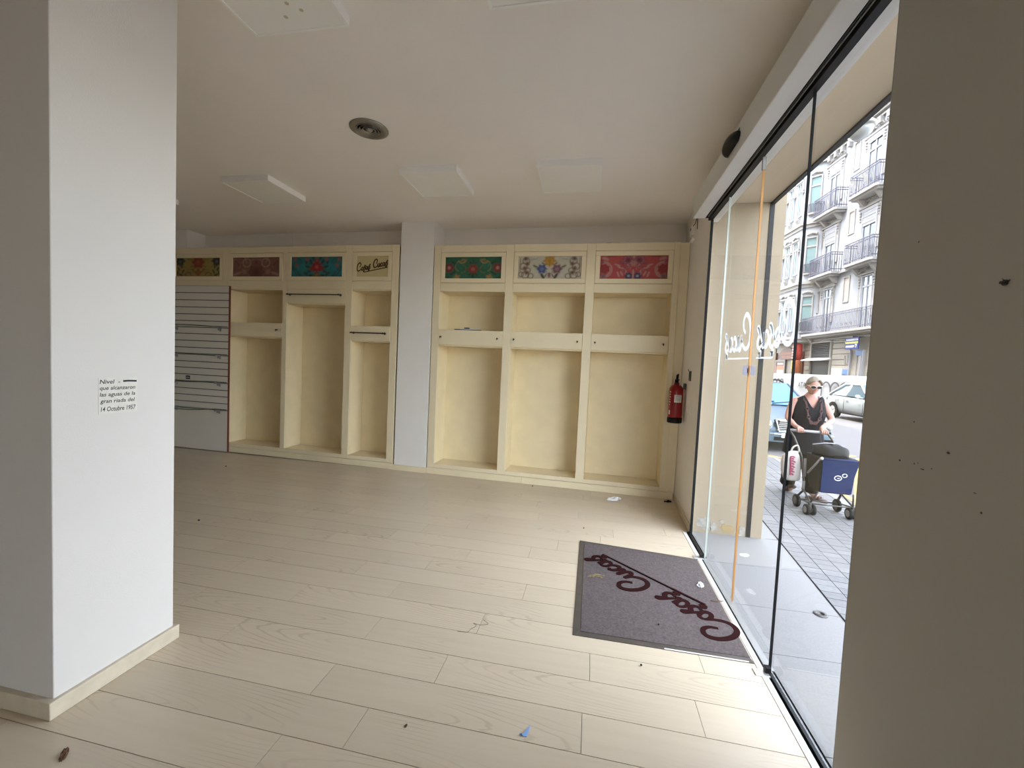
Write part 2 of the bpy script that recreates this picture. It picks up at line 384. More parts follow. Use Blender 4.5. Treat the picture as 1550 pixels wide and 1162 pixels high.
# ---- floor
fl = struct('floor', 'pale whitewashed oak laminate floor of long planks running across the shop')
B(-8.2, 0.985, 0.86, 6.2, -0.08, -0.012).box(0.985, 1.11, 4.421, 6.2, -0.08, -0.012).build('floor_base', M['joint'], fl)
B(0.987, 1.055, 4.422, 4.474, -0.011, 0).build('plank', M['plank'], fl)
B(-8.2, 1.02, -4.2, 0.86, -0.08, -0.0005).build('floor_rear', M['plank'], fl)
known = {0: -1.21, 1: -0.93, 2: 0.04, 3: 0.585, 4: 0.073, 5: 0.685, 6: -1.277, 7: -0.389, 9: -0.942, 10: -0.446}
PW, PL = 0.2125, 1.28
pcache = {}
for r in range(-2, 22):
    y0 = 1.288 + r*PW; y1 = y0+PW
    off = known.get(r, random.uniform(0, PL)); x = off
    while x > -7.7: x -= PL
    xe = 1.09 if y0 > 4.4 else 0.985
    while x < xe:
        a, b = max(x, -7.7), min(x+PL, xe); x += PL
        if b-a < 0.03: continue
        yy1 = min(y1, 5.60)
        if yy1-y0 < 0.05: continue
        L_ = round(b-a, 3); W_ = round(yy1-y0, 3)
        key = (L_, W_)
        if key not in pcache:
            pcache[key] = B(0.0011, L_-0.0011, 0.0013, W_-0.0013, -0.011, 0).mesh('plank', M['plank'])
        place('plank', pcache[key], (a, y0, 0), fl)
# ---- ceiling
ce = B(-8.2, 1.2, -4.2, 6.4, CEIL, CEIL+0.2).build('ceiling', M['ceil']); tag(ce, 'plain off-white ceiling of the shop', kind='structure')
# ---- walls
wb = struct('wall_back', 'off-white back wall showing above the cream cabinets', (0, YB, 0), TILT)
B(-8.2, 1.4, 0.385, 0.6, 0, CEIL).build('plaster', M['plaster'], wb)
B(-7.25, -6.6, 0.06, 0.384, 3.24, CEIL).build('bulkhead', M['plaster'], wb)
wl = B(-8.2, -8.0, -4.2, 6.4, 0, CEIL).build('wall_left', M['rear']); tag(wl, 'plaster wall at the far left end of the shop', kind='structure')
wr = struct('wall_rear', 'taupe wall behind the viewer with a glazed rear door added for daylight')
B(-8.2, -0.15, -4.4, -4.2, 0, CEIL).build('panel', M['rear'], wr); B(0.7, 1.3, -4.4, -4.2, 0, CEIL).build('panel', M['rear'], wr); B(-0.15, 0.7, -4.4, -4.2, 2.5, CEIL).build('panel', M['rear'], wr)
B(-0.15, 0.7, -4.31, -4.30, 0.02, 2.5).build('added_door_pane', M['glass'], wr); B(-0.15, -0.11, -4.33, -4.28, 0.02, 2.5).build('added_door_stile', M['alu'], wr)  # glazed door added out of view to lift the daylight indoors
B(-3.5, 1.3, -9.9, -4.4, -0.08, -0.01).build('added_yard', M['granite'], wr)  # yard ground made up to go with the added door
w2 = struct('wall_right', 'narrow white plaster wall between the glass door and the back cabinets')
MB().prism([(1.058,4.392),(1.115,5.95),(1.123,5.95),(1.066,4.392)], 0, CEIL).build('plaster', M['plaster'], w2)
B(1.0556, 1.068, 4.386, 4.3915, 0, 3.3).build('black_end_seal', M['rubber'], w2)
B(1.06, 1.28, 1.83, 4.388, 3.31, CEIL).build('plaster_over_door', M['plaster'], w2)
w3 = struct('wall_near', 'plain grey panelled wall nearest on the right of the glass, with scuff marks')
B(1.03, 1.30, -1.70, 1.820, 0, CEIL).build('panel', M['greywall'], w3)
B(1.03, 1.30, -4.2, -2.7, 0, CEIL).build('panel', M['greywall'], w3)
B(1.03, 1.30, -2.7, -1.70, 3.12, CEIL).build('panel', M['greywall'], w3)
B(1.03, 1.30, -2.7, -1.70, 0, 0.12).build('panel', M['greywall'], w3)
w4 = struct('added_window', 'large shop window added unseen behind the viewer for daylight, beyond the grey wall')  # unseen window, added to bring more daylight into the shop
for y0_, y1_ in ((-2.68, -1.72),): B(1.15, 1.16, y0_, y1_, 0.13, 3.11).build('pane', M['glass'], w4)
B(1.14, 1.17, -2.70, -2.685, 0.13, 3.11).build('mullion', M['rubber'], w4)
B(1.030, 1.044, 1.8203, 1.826, 0.02, 3.16).build('edge_strip', M['alu_grey'], w3)
for (yy, zz, sx, sz) in ((1.619,2.082,.006,.004),(1.567,1.493,.004,.004),(1.515,1.350,.014,.003),(1.426,1.42,.010,.006),(1.306,1.284,.005,.005),(1.614,1.357,.008,.005),(1.535,1.365,.003,.003),(1.55,1.36,.004,.004),(1.48,1.36,.004,.003),(1.33,1.33,.008,.002)):
    MB().lathe([(1, -0.0006), (1, 0)], n=10, axis='x').build('scuff_mark', M['scuff'], w3)
    o = bpy.data.objects[-1] if False else COL.objects[-1]
    o.scale = (1, sx*.55, sz*.6); o.location = (1.0297, yy, zz)
sc = thing('wall_screw', 'small screw with a torn edge left in the grey wall near the right picture edge', 'screw', (1.03, 1.304, 1.887))
MB().lathe([(0.004, -0.012), (0.004, -0.004), (0.008, -0.004), (0.008, 0)], n=10, axis='x').build('screw_head', M['steel'], sc)
MB().prism([(-.012,.006),(.002,.004),(.011,.014),(.004,.002),(.012,-.004),(-.004,-.006)], -0.001, 0, 'x').build('torn_edge', M['scuff'], sc)
# baseboards
bb = struct('baseboard_right', 'wood-look baseboard along the narrow white wall beside the door')
MB().prism([(1.043,4.43),(1.0835,5.54),(1.0985,5.54),(1.0580,4.43)], 0.0005, 0.075).build('board', M['base'], bb, bevel=0.003)
# ---- pillars
pl = struct('pillar', 'big white square pillar standing at the left of the room, with a wooden baseboard')
B(-2.86, -2.215, 1.345, 1.872, 0, CEIL).build('shaft', M['pillar'], pl, bevel=0.004)
MB().prism([(-2.885,1.32),(-2.195,1.32),(-2.195,1.892),(-2.885,1.892)], 0.0005, 0.078).build('skirting', M['base'], pl, bevel=0.004)
pb = struct('pilaster', 'white pilaster between the two runs of cream cabinets', (0, YB, 0), TILT)
B(-2.768, -2.268, 0.0, 0.386, 0.078, CEIL).build('shaft', M['plaster'], pb, bevel=0.003)
B(-2.79, -2.262, -0.012, 0.386, 0.0005, 0.077).build('skirting', M['cream'], pb)
# ---- hand lettered flood plaque painted on the pillar
pq = thing('flood_level_plaque', 'little white painted notice with black hand lettering on the pillar, recalling a flood', 'notice', (-2.215, 1.519, 1.302))
B(0.0002, 0.0015, -0.004, 0.162, -0.004, 0.165).build('painted_patch', M['plaque'], pq)
fq = lambda y0, z0: (lambda a, b, h: (0.0015+h, y0+a, z0+b))
lines = [('Nivel  -', 0.000, 0.137, 0.085, 0.020), ('que alcanzaron', 0.000, 0.103, 0.152, 0.024), ('las aguas de la', 0.000, 0.073, 0.152, 0.024), ('gran riada del', 0.002, 0.042, 0.148, 0.024), ('14 Octubre 1957', 0.004, 0.008, 0.150, 0.022)]
for s_, y0, z0, w_, h_ in lines:
    text_mb(s_, w_, h_, fq(y0, z0), 0.0004, 0.15, 0.014).build('lettering', M['ink'], pq)
MB().strip(cr([(0.098,0.148),(0.12,0.149),(0.14,0.148),(0.158,0.147)]), 0.009, fq(0,0), 0.0005).build('level_bar', M['ink'], pq)

# ---- door front: header, track, panes
hd = struct('door_header', 'long grey white casing of the sliding door drive below the ceiling')
B(0.872, 0.985, -4.2, 4.37, 3.105, 3.30).build('casing', M['header'], hd, bevel=0.006)
B(0.985, 1.045, -4.2, 4.37, 3.165, 3.30).build('top_plate', M['black'], hd)
B(0.992, 1.000, -4.2, 4.37, 3.112, 3.164).build('inner_rail', M['black'], hd)
B(1.010, 1.018, -4.2, 4.37, 3.118, 3.164).build('guide_rail', M['alu_grey'], hd)
B(1.022, 1.062, 1.83, 4.40, 3.095, 3.164).build('seal_channel', M['black'], hd)
B(1.062, 1.128, 1.83, 4.47, 3.10, 3.284).build('outer_cover', M['alu_w'], hd)
B(0.895, 1.06, 4.372, 4.43, 3.13, 3.17).build('end_bracket', M['black'], hd)
th = struct('door_threshold', 'aluminium floor track and threshold under the glass doors')
B(0.986, 1.018, 1.80, 4.42, -0.03, 0.003).build('inner_sill', M['alu_w'], th)
B(1.0185, 1.030, 1.80, 4.42, -0.03, -0.006).build('dark_gap', M['black'], th)
B(1.0305, 1.070, 2.46, 3.84, -0.03, 0.004).build('guide_rail', M['alu_grey'], th)
B(1.0305, 1.046, 1.80, 2.46, -0.03, 0.010).build('glazing_channel', M['black'], th)
B(1.0305, 1.046, 3.84, 4.42, -0.03, 0.010).build('glazing_channel', M['black'], th)
for yy in (2.43, 3.84):
    B(0.955, 1.035, yy-0.028, yy+0.028, -0.004, 0.0055).build('end_plate', M['alu'], th, bevel=0.002)
    B(1.012, 1.040, yy-0.004, yy+0.028, 0.0056, 0.035).build('floor_guide', M['black'], th, bevel=0.002)

def glass_leaf(name, label, y0, y1, x0, far_edge=None, near_edge=None, z1=3.10):
    d = struct(name, label)
    B(x0, x0+0.010, y0, y1, 0.008, z1).build('pane', M['glass'], d)
    for e, yy in ((far_edge, y1), (near_edge, y0)):
        if e == 'glass': B(x0-0.0005, x0+0.0105, yy-0.004, yy+0.004, 0.008, z1).build('glass_edge', M['glass_edge'], d)
        if e == 'black': B(x0-0.002, x0+0.011, yy-0.003, yy+0.003, 0.008, z1+0.03).build('black_seal', M['rubber'], d)
        if e == 'bronze':
            B(x0-0.001, x0+0.012, yy-0.004, yy+0.002, 0.008, z1+0.03).build('brush_seal', M['bronze'], d)
            B(x0-0.006, x0+0.016, yy-0.010, yy+0.008, z1-0.09, z1-0.005).build('clamp', M['alu_grey'], d)
    return d
gw1 = glass_leaf('window_1', 'fixed glass pane beside the narrow white wall', 3.835, 4.385, 1.045, 'black', 'glass')
gd1 = glass_leaf('door_1', 'farther sliding glass leaf carrying the second lettered word in white', 3.160, 3.875, 1.060, 'glass', 'bronze')
gd2 = glass_leaf('door_2', 'nearer sliding glass leaf carrying the first lettered word in white', 2.505, 3.152, 1.060, None, 'black')
gw2 = glass_leaf('window_2', 'fixed glass pane next to the grey wall', 1.830, 2.470, 1.045, 'black', 'black')
# white script on the leaves, to be read from the street
GS = 0.255
def fglass(a, b, h): return (1.0705+h, 2.54+a*GS, 1.80+b*GS)
mb = MB(True); write(mb, WORD1, fglass, 0.115); mb.strip(ULINE1, 0.045, fglass); mb.build('lettering', M['letter_white'], gd2)
mb = MB(True); write(mb, WORD2, fglass, 0.115); mb.strip([(2.44,-.25),(4.70,-.23)], 0.045, fglass); mb.build('lettering', M['letter_white'], gd1)
B(1.0703, 1.0713, 3.168, 3.298, 1.616, 1.684).build('paper_sticker', M['sticker'], gd1)
B(1.0703, 1.0713, 3.065, 3.150, 1.616, 1.684).build('paper_sticker', M['sticker'], gd2)
B(1.0697, 1.0703, 3.182, 3.21, 1.632, 1.666).build('sticker_print', M['signblue2'], gd1)

# ---- outside shell of our own building
wo_ = struct('wall_outside', 'ochre rendered doorway jamb and street wall outside the glass')
MB().prism([(1.071,4.482),(1.592,4.482),(1.592,5.95),(1.126,5.95)], -0.01, 5.0).build('jamb', M['ochre'], wo_)
B(1.592, 1.632, 4.476, 4.60, 0.0, 3.30).build('shutter_guide', M['black'], wo_)
B(1.632, 1.735, 4.601, 5.2, -0.01, 5.0)
B(1.6325, 1.735, 4.482, 4.60, -0.01, 5.0).build('pier', M['ochre'], wo_)
rnd = random.Random(31)
def blot(cx, cz, rx, rz, m, nm, y=4.4785):
    MB().prism([(cx+rx*q*math.cos(t), max(.002, cz+rz*q*math.sin(t))) for t, q in ((2*PI*k/17, rnd.uniform(.55, 1.15)) for k in range(17))], y, 4.482, 'y').build(nm, m, wo_)
blot(1.20, .10, .085, .085, M['peel'], 'bare_patch'); blot(1.29, .07, .045, .05, M['peel'], 'bare_patch'); blot(1.41, .06, .075, .045, M['peelochre'], 'worn_patch')
blot(1.55, .05, .030, .07, M['peel'], 'bare_patch'); blot(1.36, .13, .03, .02, M['peel'], 'bare_patch')
B(1.30, 1.73, 5.2, 40, 0, 22).build('street_wall', M['ochre'], wo_)
B(1.30, 1.66, -4.4, -2.7, 0, 22).build('street_wall', M['ochre'], wo_)
B(1.30, 1.66, -1.7, 1.2, 0, 22).build('street_wall', M['ochre'], wo_)
B(1.30, 1.66, -2.7, -1.7, 3.3, 22).build('street_wall', M['ochre'], wo_)
B(1.30, 1.66, 1.2, 5.2, 5.0, 22).build('street_wall', M['ochre'], wo_)
B(-9, 1.3, -4.4, 40, 21.8, 22).build('roof', M['granite'], wo_)
ln = struct('lintel', 'ochre soffit over the entrance, edged by a black shutter slot')
B(1.05, 1.598, 1.2, 4.481, 3.285, 5.0).build('soffit', M['soffit'], ln)
B(1.598, 1.634, 1.2, 4.481, 3.268, 3.40).build('shutter_slot', M['black'], ln)
B(1.634, 1.66, 1.2, 4.481, 3.36, 5.0).build('fascia', M['ochre'], ln)

# ---- pavement: street runs about six degrees off the glass line
SD = math.radians(6.0)
pv = struct('pavement', 'grey street pavement of small square tiles with a pale granite entrance slab', (1.735, 3.0, 0), -SD)
def street_x(x0, y): return x0
B(-1.6, 1.335, -8, 6.3, -0.10, -0.014).build('pavement_bed', M['tilejoint'], pv)
# granite slabs in front of the door (built in the street frame)
cosd, sind = math.cos(SD), math.sin(SD)
sl = struct('entrance_slab', 'pale granite slabs between the glass doors and the tiled pavement')
ys = [0.6, 1.25, 1.95, 2.62, 3.14, 3.80, 4.47]
for a, b in zip(ys[:-1], ys[1:]):
    e0 = 1.735 + (a-3.0)*math.tan(SD); e1 = 1.735 + (b-3.0)*math.tan(SD)
    MB().prism([(1.071,a+.002),(e0,a+.002+0.02),(e1,b-.002+0.02),(1.071,b-.002)], -0.03, 0.0).build('slab', M['granite'], sl)
for a, b in ((4.484,5.2),(5.2,5.9),(5.9,6.6),(6.6,7.3),(7.3,8.0)):
    e0 = 1.735 + (a-3.0)*math.tan(SD); e1 = 1.735 + (b-3.0)*math.tan(SD)
    MB().prism([(1.737,a+.002),(e0,a+.022),(e1,b+.018),(1.737,b-.002)], -0.03, 0.0).build('slab', M['granite'], sl)
TWX, TWY = 0.15, 0.105
tm = [B(0.003, TWX-0.003, 0.003, TWY-0.003, -0.02, 0.0).mesh('tile', M[k_]) for k_ in ('tile', 'tile2')]
def tvis(lx, ly):
    wx = 1.735+lx*cosd+ly*sind; wy = 3.0-lx*sind+ly*cosd
    # seen past the jamb and past the grey wall
    return wx/wy > 1.735/4.48-0.06 and wx/wy < 1.05/1.85+0.06
tl_list = sorted(((0.012+i*TWX, j*TWY) for j in range(-6, 59) for i in range(8)), key=lambda q: (q[1], q[0]))
far = MB(); cnt = 0
for lx, ly in tl_list:
    if cnt < 298 and tvis(lx+.07, ly+.05):
        place('tile', tm[0] if random.random() < .6 else tm[1], (lx, ly, random.uniform(-.0015,.0008)), pv); cnt += 1
    else:
        far.box(lx+.003, lx+TWX-.003, ly+.003, ly+TWY-.003, -0.02, 0.0)
for j in range(-60, -6):
    for i in range(8):
        far.box(i*TWX+.015, i*TWX+TWX+.009, j*TWY+.003, j*TWY+TWY-.003, -0.02, 0.0)
far.build('outlying_tiles', M['tile'], pv)['kind'] = 'stuff'
for j in range(-6, 6):
    B(1.216, 1.335, j*1.0+.204, j*1.0+1.196, -0.12, 0.002).build('kerb_stone', M['granite'], pv, bevel=0.01)
B(-0.9, 1.335, 6.20, 6.32, -0.12, 0.002).build('kerb_stone', M['granite'], pv, bevel=0.01)
rd = struct('road', 'grey asphalt street with yellow bay markings', (1.735, 3.0, 0), -SD)
B(1.337, 16, -12, 6.33, -0.2, -0.035).box(-2.2, 16, 6.33, 60, -0.2, -0.035).build('asphalt', M['asphalt'], rd)
def ymark(pts, w=0.10):
    MB().strip(pts, w, lambda a, b, h: (a, b, -0.034+h), 0.002).build('yellow_marking', M['yellow'], rd)
def st(x, y):
    dx, dy = x-1.735, y-3.0
    return (dx*cosd-dy*sind, dx*sind+dy*cosd)
ymark([st(3.62,6.1), st(3.62,8.6), st(3.72,9.5)]); ymark([st(3.72,9.45), st(4.1,9.1), st(5.7,10.3)], .12)
ymark([st(3.55,6.2), st(4.5,7.95), st(5.62,9.95)], .12); ymark([st(3.66,9.6), st(3.55,10.2)], .1)

# ================================================================== WALL CABINETS
def paint(kind, nx=150, nz=58):
    asp = 2.6
    X, Z = np.meshgrid(np.linspace(-asp, asp, nx+1), np.linspace(-1, 1, nz+1)); rng = np.random.default_rng(len(kind)*7+ord(kind[0]))
    A = np.abs(X)
    def nse(fx, fz, k=6):
        s = np.zeros_like(X)
        for _ in range(k):
            p = rng.uniform(0, 6.28, 2); f = rng.uniform(.6, 1.4, 2); s += np.sin(A*fx*f[0]+p[0]+2*np.sin(Z*fz*f[1]+p[1]))
        return s/k
    C = np.zeros(X.shape+(3,))
    def fillc(c): C[:] = c
    def over(m, c):
        m = np.clip(m, 0, 1)[..., None]; C[:] = C*(1-m)+np.array(c)*m
    def sm(d, s=.06): return 1/(1+np.exp(np.clip(d/s, -40, 40)))
    def flower(cx, cz, R, n, c, c2, mid, ph=0):
        dx, dz = A-cx, Z-cz; r = np.hypot(dx, dz); t = np.arctan2(dz, dx)
        R = R*1.22; over(sm(r-R*(.88+.12*np.cos(n*t+ph)), .035), c)
        over(.8*sm(np.abs(np.sin(n*t/2+ph/2))-.30*(r/R), .07)*sm(r-R*.9, .04), c2); over(.55*sm(np.abs(r-R*.62)-.035, .02), c2)
        over(sm(r-R*.30, .03), mid)
    def ringarc(cx, cz, R, w, a0, a1, c, k=1.0):
        dx, dz = A-cx, Z-cz; r = np.hypot(dx, dz); t = np.degrees(np.arctan2(dz, dx)) % 360
        inn = ((t-a0) % 360) < ((a1-a0) % 360 if a1-a0 < 360 else 361)
        over(k*sm(np.abs(r-R)-w, .02)*inn, c)
    def leaf(cx, cz, L, W, ang, c):
        a = math.radians(ang); u = (A-cx)*math.cos(a)+(Z-cz)*math.sin(a); v = -(A-cx)*math.sin(a)+(Z-cz)*math.cos(a)
        over(sm(np.abs(v)-W*np.sqrt(np.clip(1-(u/L)**2, 0, 1)), .025)*(np.abs(u) < L), c)
    if kind == 'gold':
        fillc((.34,.25,.075)); over(.5*(nse(3,4) > .15), (.25,.18,.05))
        flower(0,.55,.62,7,(.26,.05,.025),(.13,.03,.015),(.34,.10,.04)); flower(0,-.55,.30,5,(.30,.10,.03),(.2,.05,.02),(.3,.15,.05))
        flower(2.15,.62,.42,8,(.03,.035,.035),(.015,.02,.02),(.16,.14,.10)); 
        for q in ((1.75,.75,30),(1.95,.1,80),(2.3,-.2,60),(1.8,-.45,120),(2.1,-.8,20),(2.45,-.6,100)): leaf(q[0],q[1],.26,.09,q[2],(.04,.045,.025))
        leaf(.55,-.35,.30,.08,40,(.26,.10,.03)); leaf(.75,.1,.22,.07,-30,(.19,.12,.03)); ringarc(1.2,-.9,.35,.04,0,180,(.16,.07,.03))
    elif kind == 'rose':
        fillc((.235,.105,.075)); over(.55*(nse(3,3) > .05), (.185,.075,.05)); over(.5*(nse(5,5) > .35), (.30,.16,.11))
        flower(0,-.55,.75,8,(.13,.045,.03),(.20,.08,.06),(.10,.03,.025)); flower(0,.45,.36,6,(.17,.06,.045),(.28,.14,.10),(.12,.04,.03))
        ringarc(1.05,.45,.42,.055,0,361,(.36,.24,.165)); ringarc(1.05,.45,.24,.05,0,361,(.20,.09,.06)); leaf(1.2,.75,.3,.07,65,(.34,.22,.15))
        ringarc(0,.1,.75,.04,20,160,(.32,.19,.14)); flower(1.3,-.5,.22,5,(.33,.2,.15),(.2,.1,.08),(.3,.15,.1)); leaf(2.1,-.7,.5,.12,-20,(.34,.20,.15)); leaf(2.1,.4,.4,.1,50,(.15,.06,.045))
    elif kind == 'teal':
        fillc((.018,.165,.175)); over(.6*(nse(2.5,3) > .1), (.02,.22,.25)); over(.5*(nse(3,2) > .3), (.015,.10,.10))
        for q in ((.6,.5,60),(.9,.0,20),(.75,-.45,-30),(1.05,.55,100),(.35,.9,80),(1.1,-.7,40),(.55,-.85,0)): leaf(q[0],q[1],.30,.12,q[2],(.02,.05,.035))
        flower(0,-.02,.48,8,(.36,.02,.03),(.20,.008,.015),(.48,.12,.10)); flower(.0,.62,.22,6,(.30,.04,.04),(.16,.02,.02),(.42,.12,.1)); flower(.55,-.2,.16,5,(.33,.05,.06),(.2,.02,.02),(.1,.02,.02))
        flower(0,-.82,.30,6,(.20,.13,.03),(.10,.08,.02),(.28,.18,.05)); flower(1.0,.75,.15,5,(.36,.16,.15),(.2,.08,.08),(.3,.1,.1))
        leaf(1.95,-.5,.75,.05,50,(.02,.06,.05)); leaf(2.3,-.4,.6,.05,60,(.02,.06,.05)); flower(2.05,.15,.16,5,(.34,.12,.13),(.2,.05,.06),(.3,.08,.08)); flower(2.25,.75,.15,5,(.30,.13,.12),(.2,.06,.06),(.3,.1,.1)); leaf(1.75,-.85,.3,.08,20,(.03,.08,.06))
    elif kind == 'green':
        fillc((.022,.125,.068)); over(.5*(nse(3,3) > .2), (.016,.085,.05)); over(.3*(nse(5,4) > .3), (.04,.17,.10))
        flower(0,-.12,.42,6,(.27,.05,.035),(.14,.02,.015),(.42,.12,.10)); flower(2.25,0,.38,6,(.26,.04,.035),(.13,.015,.015),(.48,.26,.20))
        leaf(0,-.72,.22,.10,90,(.01,.03,.02)); leaf(.22,.48,.15,.05,40,(.02,.04,.03)); leaf(0,.55,.2,.05,90,(.03,.05,.03)); leaf(.3,-.6,.2,.07,-30,(.015,.05,.03))
        ringarc(1.15,.15,.50,.045,-70,110,(.24,.20,.085)); ringarc(1.0,-.1,.34,.04,100,290,(.16,.14,.06)); ringarc(1.05,.8,.35,.06,200,340,(.34,.25,.09)); flower(1.5,-.9,.26,5,(.36,.25,.08),(.25,.15,.05),(.3,.2,.08))
        leaf(1.85,.5,.3,.09,30,(.012,.05,.03)); leaf(1.9,-.5,.35,.10,-30,(.012,.05,.03)); leaf(1.4,.25,.18,.09,80,(.02,.19,.13)); leaf(.85,.75,.3,.1,10,(.28,.2,.07))
    elif kind == 'ivory':
        fillc((.56,.52,.42)); br = (.16,.085,.055)
        for q in ((1.95,.6,.28),(2.15,.1,.3),(1.8,-.25,.22),(2.0,-.65,.30),(2.35,-.6,.2),(1.55,-.75,.22)): ringarc(q[0],q[1],q[2],.045,0,361,br,.8)
        for q in ((1.85,.35),(2.05,-.05),(1.9,-.45),(2.0,.8)): flower(q[0],q[1],.16,5,br,(.3,.2,.15),(.10,.05,.04))
        leaf(2.45,.2,.7,.05,90,(.30,.2,.15)); leaf(1.35,.75,.35,.05,-10,(.40,.36,.27)); leaf(1.2,.1,.3,.03,80,(.45,.42,.33))
        leaf(1.15,.10,.26,.08,25,(.13,.15,.045)); leaf(.55,-.75,.30,.12,60,(.07,.065,.04)); leaf(.3,-.25,.35,.05,70,(.10,.10,.05)); leaf(.5,.35,.2,.06,40,(.15,.13,.05))
        flower(0,.60,.44,8,(.52,.30,.045),(.36,.16,.02),(.42,.22,.03)); 
        L_ = X < 0
        keep = C.copy(); flower(.62,-.12,.36,6,(.085,.12,.30),(.04,.05,.14),(.16,.20,.38)); blue = C.copy(); C[:] = keep
        flower(.62,-.12,.36,6,(.22,.11,.13),(.12,.05,.07),(.32,.18,.2)); C[L_] = blue[L_]
        ringarc(0,-.85,.34,.05,0,180,br); flower(0,-.72,.12,5,(.2,.05,.04),(.15,.04,.03),(.3,.1,.08)); leaf(.18,-.5,.4,.03,75,(.5,.47,.4))
    else:
        fillc((.46,.075,.075)); over(.3*(nse(2,2) > .25), (.40,.06,.065)); pale = (.52,.33,.28); mv = (.25,.06,.09)
        flower(.42,.62,.42,8,mv,(.42,.16,.17),(.16,.03,.05)); flower(0,.35,.2,6,pale,(.3,.1,.1),(.42,.1,.1)); leaf(.9,.35,.22,.09,30,mv); flower(0,.9,.25,5,mv,(.4,.15,.16),(.5,.3,.25))
        for q in ((.35,.05,60),(.7,-.2,45),(1.0,-.05,30),(.9,-.5,60),(.55,-.5,80),(1.15,-.6,70),(1.25,.2,20)): leaf(q[0],q[1],.26,.05,q[2],pale)
        for q in ((.5,-.1,.2),(.85,-.35,.2)): ringarc(q[0],q[1],q[2],.04,0,200,mv)
        flower(.34,-.74,.26,7,(.04,.055,.16),(.02,.02,.06),(.42,.38,.40)); leaf(0,-.6,.45,.06,90,pale)
        ringarc(2.35,-.2,.62,.10,80,290,pale); ringarc(2.35,-.2,.62,.04,80,290,(.40,.16,.15)); flower(2.25,-.12,.36,7,(.35,.035,.04),(.16,.02,.03),(.26,.03,.04)); flower(2.35,-.75,.2,5,(.16,.06,.08),(.3,.2,.2),(.3,.1,.1))
        leaf(2.2,.75,.3,.12,20,(.46,.25,.22)); leaf(1.75,.95,.3,.06,0,mv); leaf(2.45,.5,.2,.1,70,mv)
    C *= (0.93+0.07*np.sin(X*60)*np.sin(Z*45)+.10*nse(9,9,8)+.08*nse(16,14,8))[..., None]
    return C
def fabric_panel(kind, x0, x1, z0, z1, y, parent):
    nx, nz = 150, 58; C = paint(kind, nx, nz).reshape(-1, 3)
    xs = np.linspace(x0, x1, nx+1); zs = np.linspace(z0, z1, nz+1)
    V = [(a, y, b) for b in zs for a in xs]
    F = [(j*(nx+1)+i, j*(nx+1)+i+1, (j+1)*(nx+1)+i+1, (j+1)*(nx+1)+i) for j in range(nz) for i in range(nx)]
    me = bpy.data.meshes.new('fabric_panel'); me.from_pydata(V, [], F); me.materials.append(M['fabric'])
    at = me.color_attributes.new('Col', 'FLOAT_COLOR', 'POINT')
    at.data.foreach_set('color', np.concatenate([np.clip(C*.88, 0, 1), np.ones((len(C), 1))], 1).astype(np.float32).ravel())
    o = bpy.data.objects.new('fabric_panel', me); COL.objects.link(o); o.parent = parent
    return o

DEP = 0.37
def door(root, x0, x1, z0, z1, m, label):
    """lift-up top door: mitred frame, moulding, recessed panel"""
    d = B(x0, x1, -0.004, 0.012, z0, z1)
    d = MB()
    f = 0.062
    d.box(x0+.003, x1-.003, -0.006, 0.014, z1-f, z1-.003); d.box(x0+.003, x1-.003, -0.006, 0.014, z0+.003, z0+f)
    d.box(x0+.003, x0+f, -0.006, 0.014, z0+f, z1-f); d.box(x1-f, x1-.003, -0.006, 0.014, z0+f, z1-f)
    o = d.build('door', M['cream'], root, bevel=0.003); o['label'] = label
    return o, (x0+f, x1-f, z0+f, z1-f)
def niche(root, x0, x1, z0, z1, floor_vis=True):
    t = 0.018
    B(x0, x1, DEP-.012, DEP, z0, z1).build('back_panel', M['cream_in'], root)
    B(x0-t, x0, 0.022, DEP, z0-.0, z1).build('side_panel', M['cream_in'], root)
    B(x1, x1+t, 0.022, DEP, z0, z1).build('side_panel', M['cream_in'], root)
    B(x0, x1, 0.022, DEP-.013, z1, z1+t).build('top_panel', M['cream_in'], root)
def knob(parent, x, z):
    k = MB(); k.lathe([(0.005, -0.034), (0.009, -0.033), (0.010, -0.028), (0.005, -0.024), (0.005, -0.006), (0.012, -0.005), (0.012, 0.0)], (x, 0, z), 10, 'y')
    k.box(x-.004, x+.004, -.036, -.028, z-.022, z+.010)
    return k.build('rail_peg', M['steel'], parent)
def hang_bar(parent, x0, x1, z):
    k = MB().tube([(x0, -.050, z), (x1, -.050, z)], 0.009, 8)
    for x in (x0+.03, x1-.012):
        k.tube([(x, -.052, z), (x, 0.0, z)], 0.007, 8); k.lathe([(0.018, -.006), (0.018, 0)], (x, 0, z), 12, 'y'); k.lathe([(0.013, -.062), (0.013, -.05)], (x, 0, z), 10, 'y')
    return k.build('hanging_rail', M['steel'], parent)

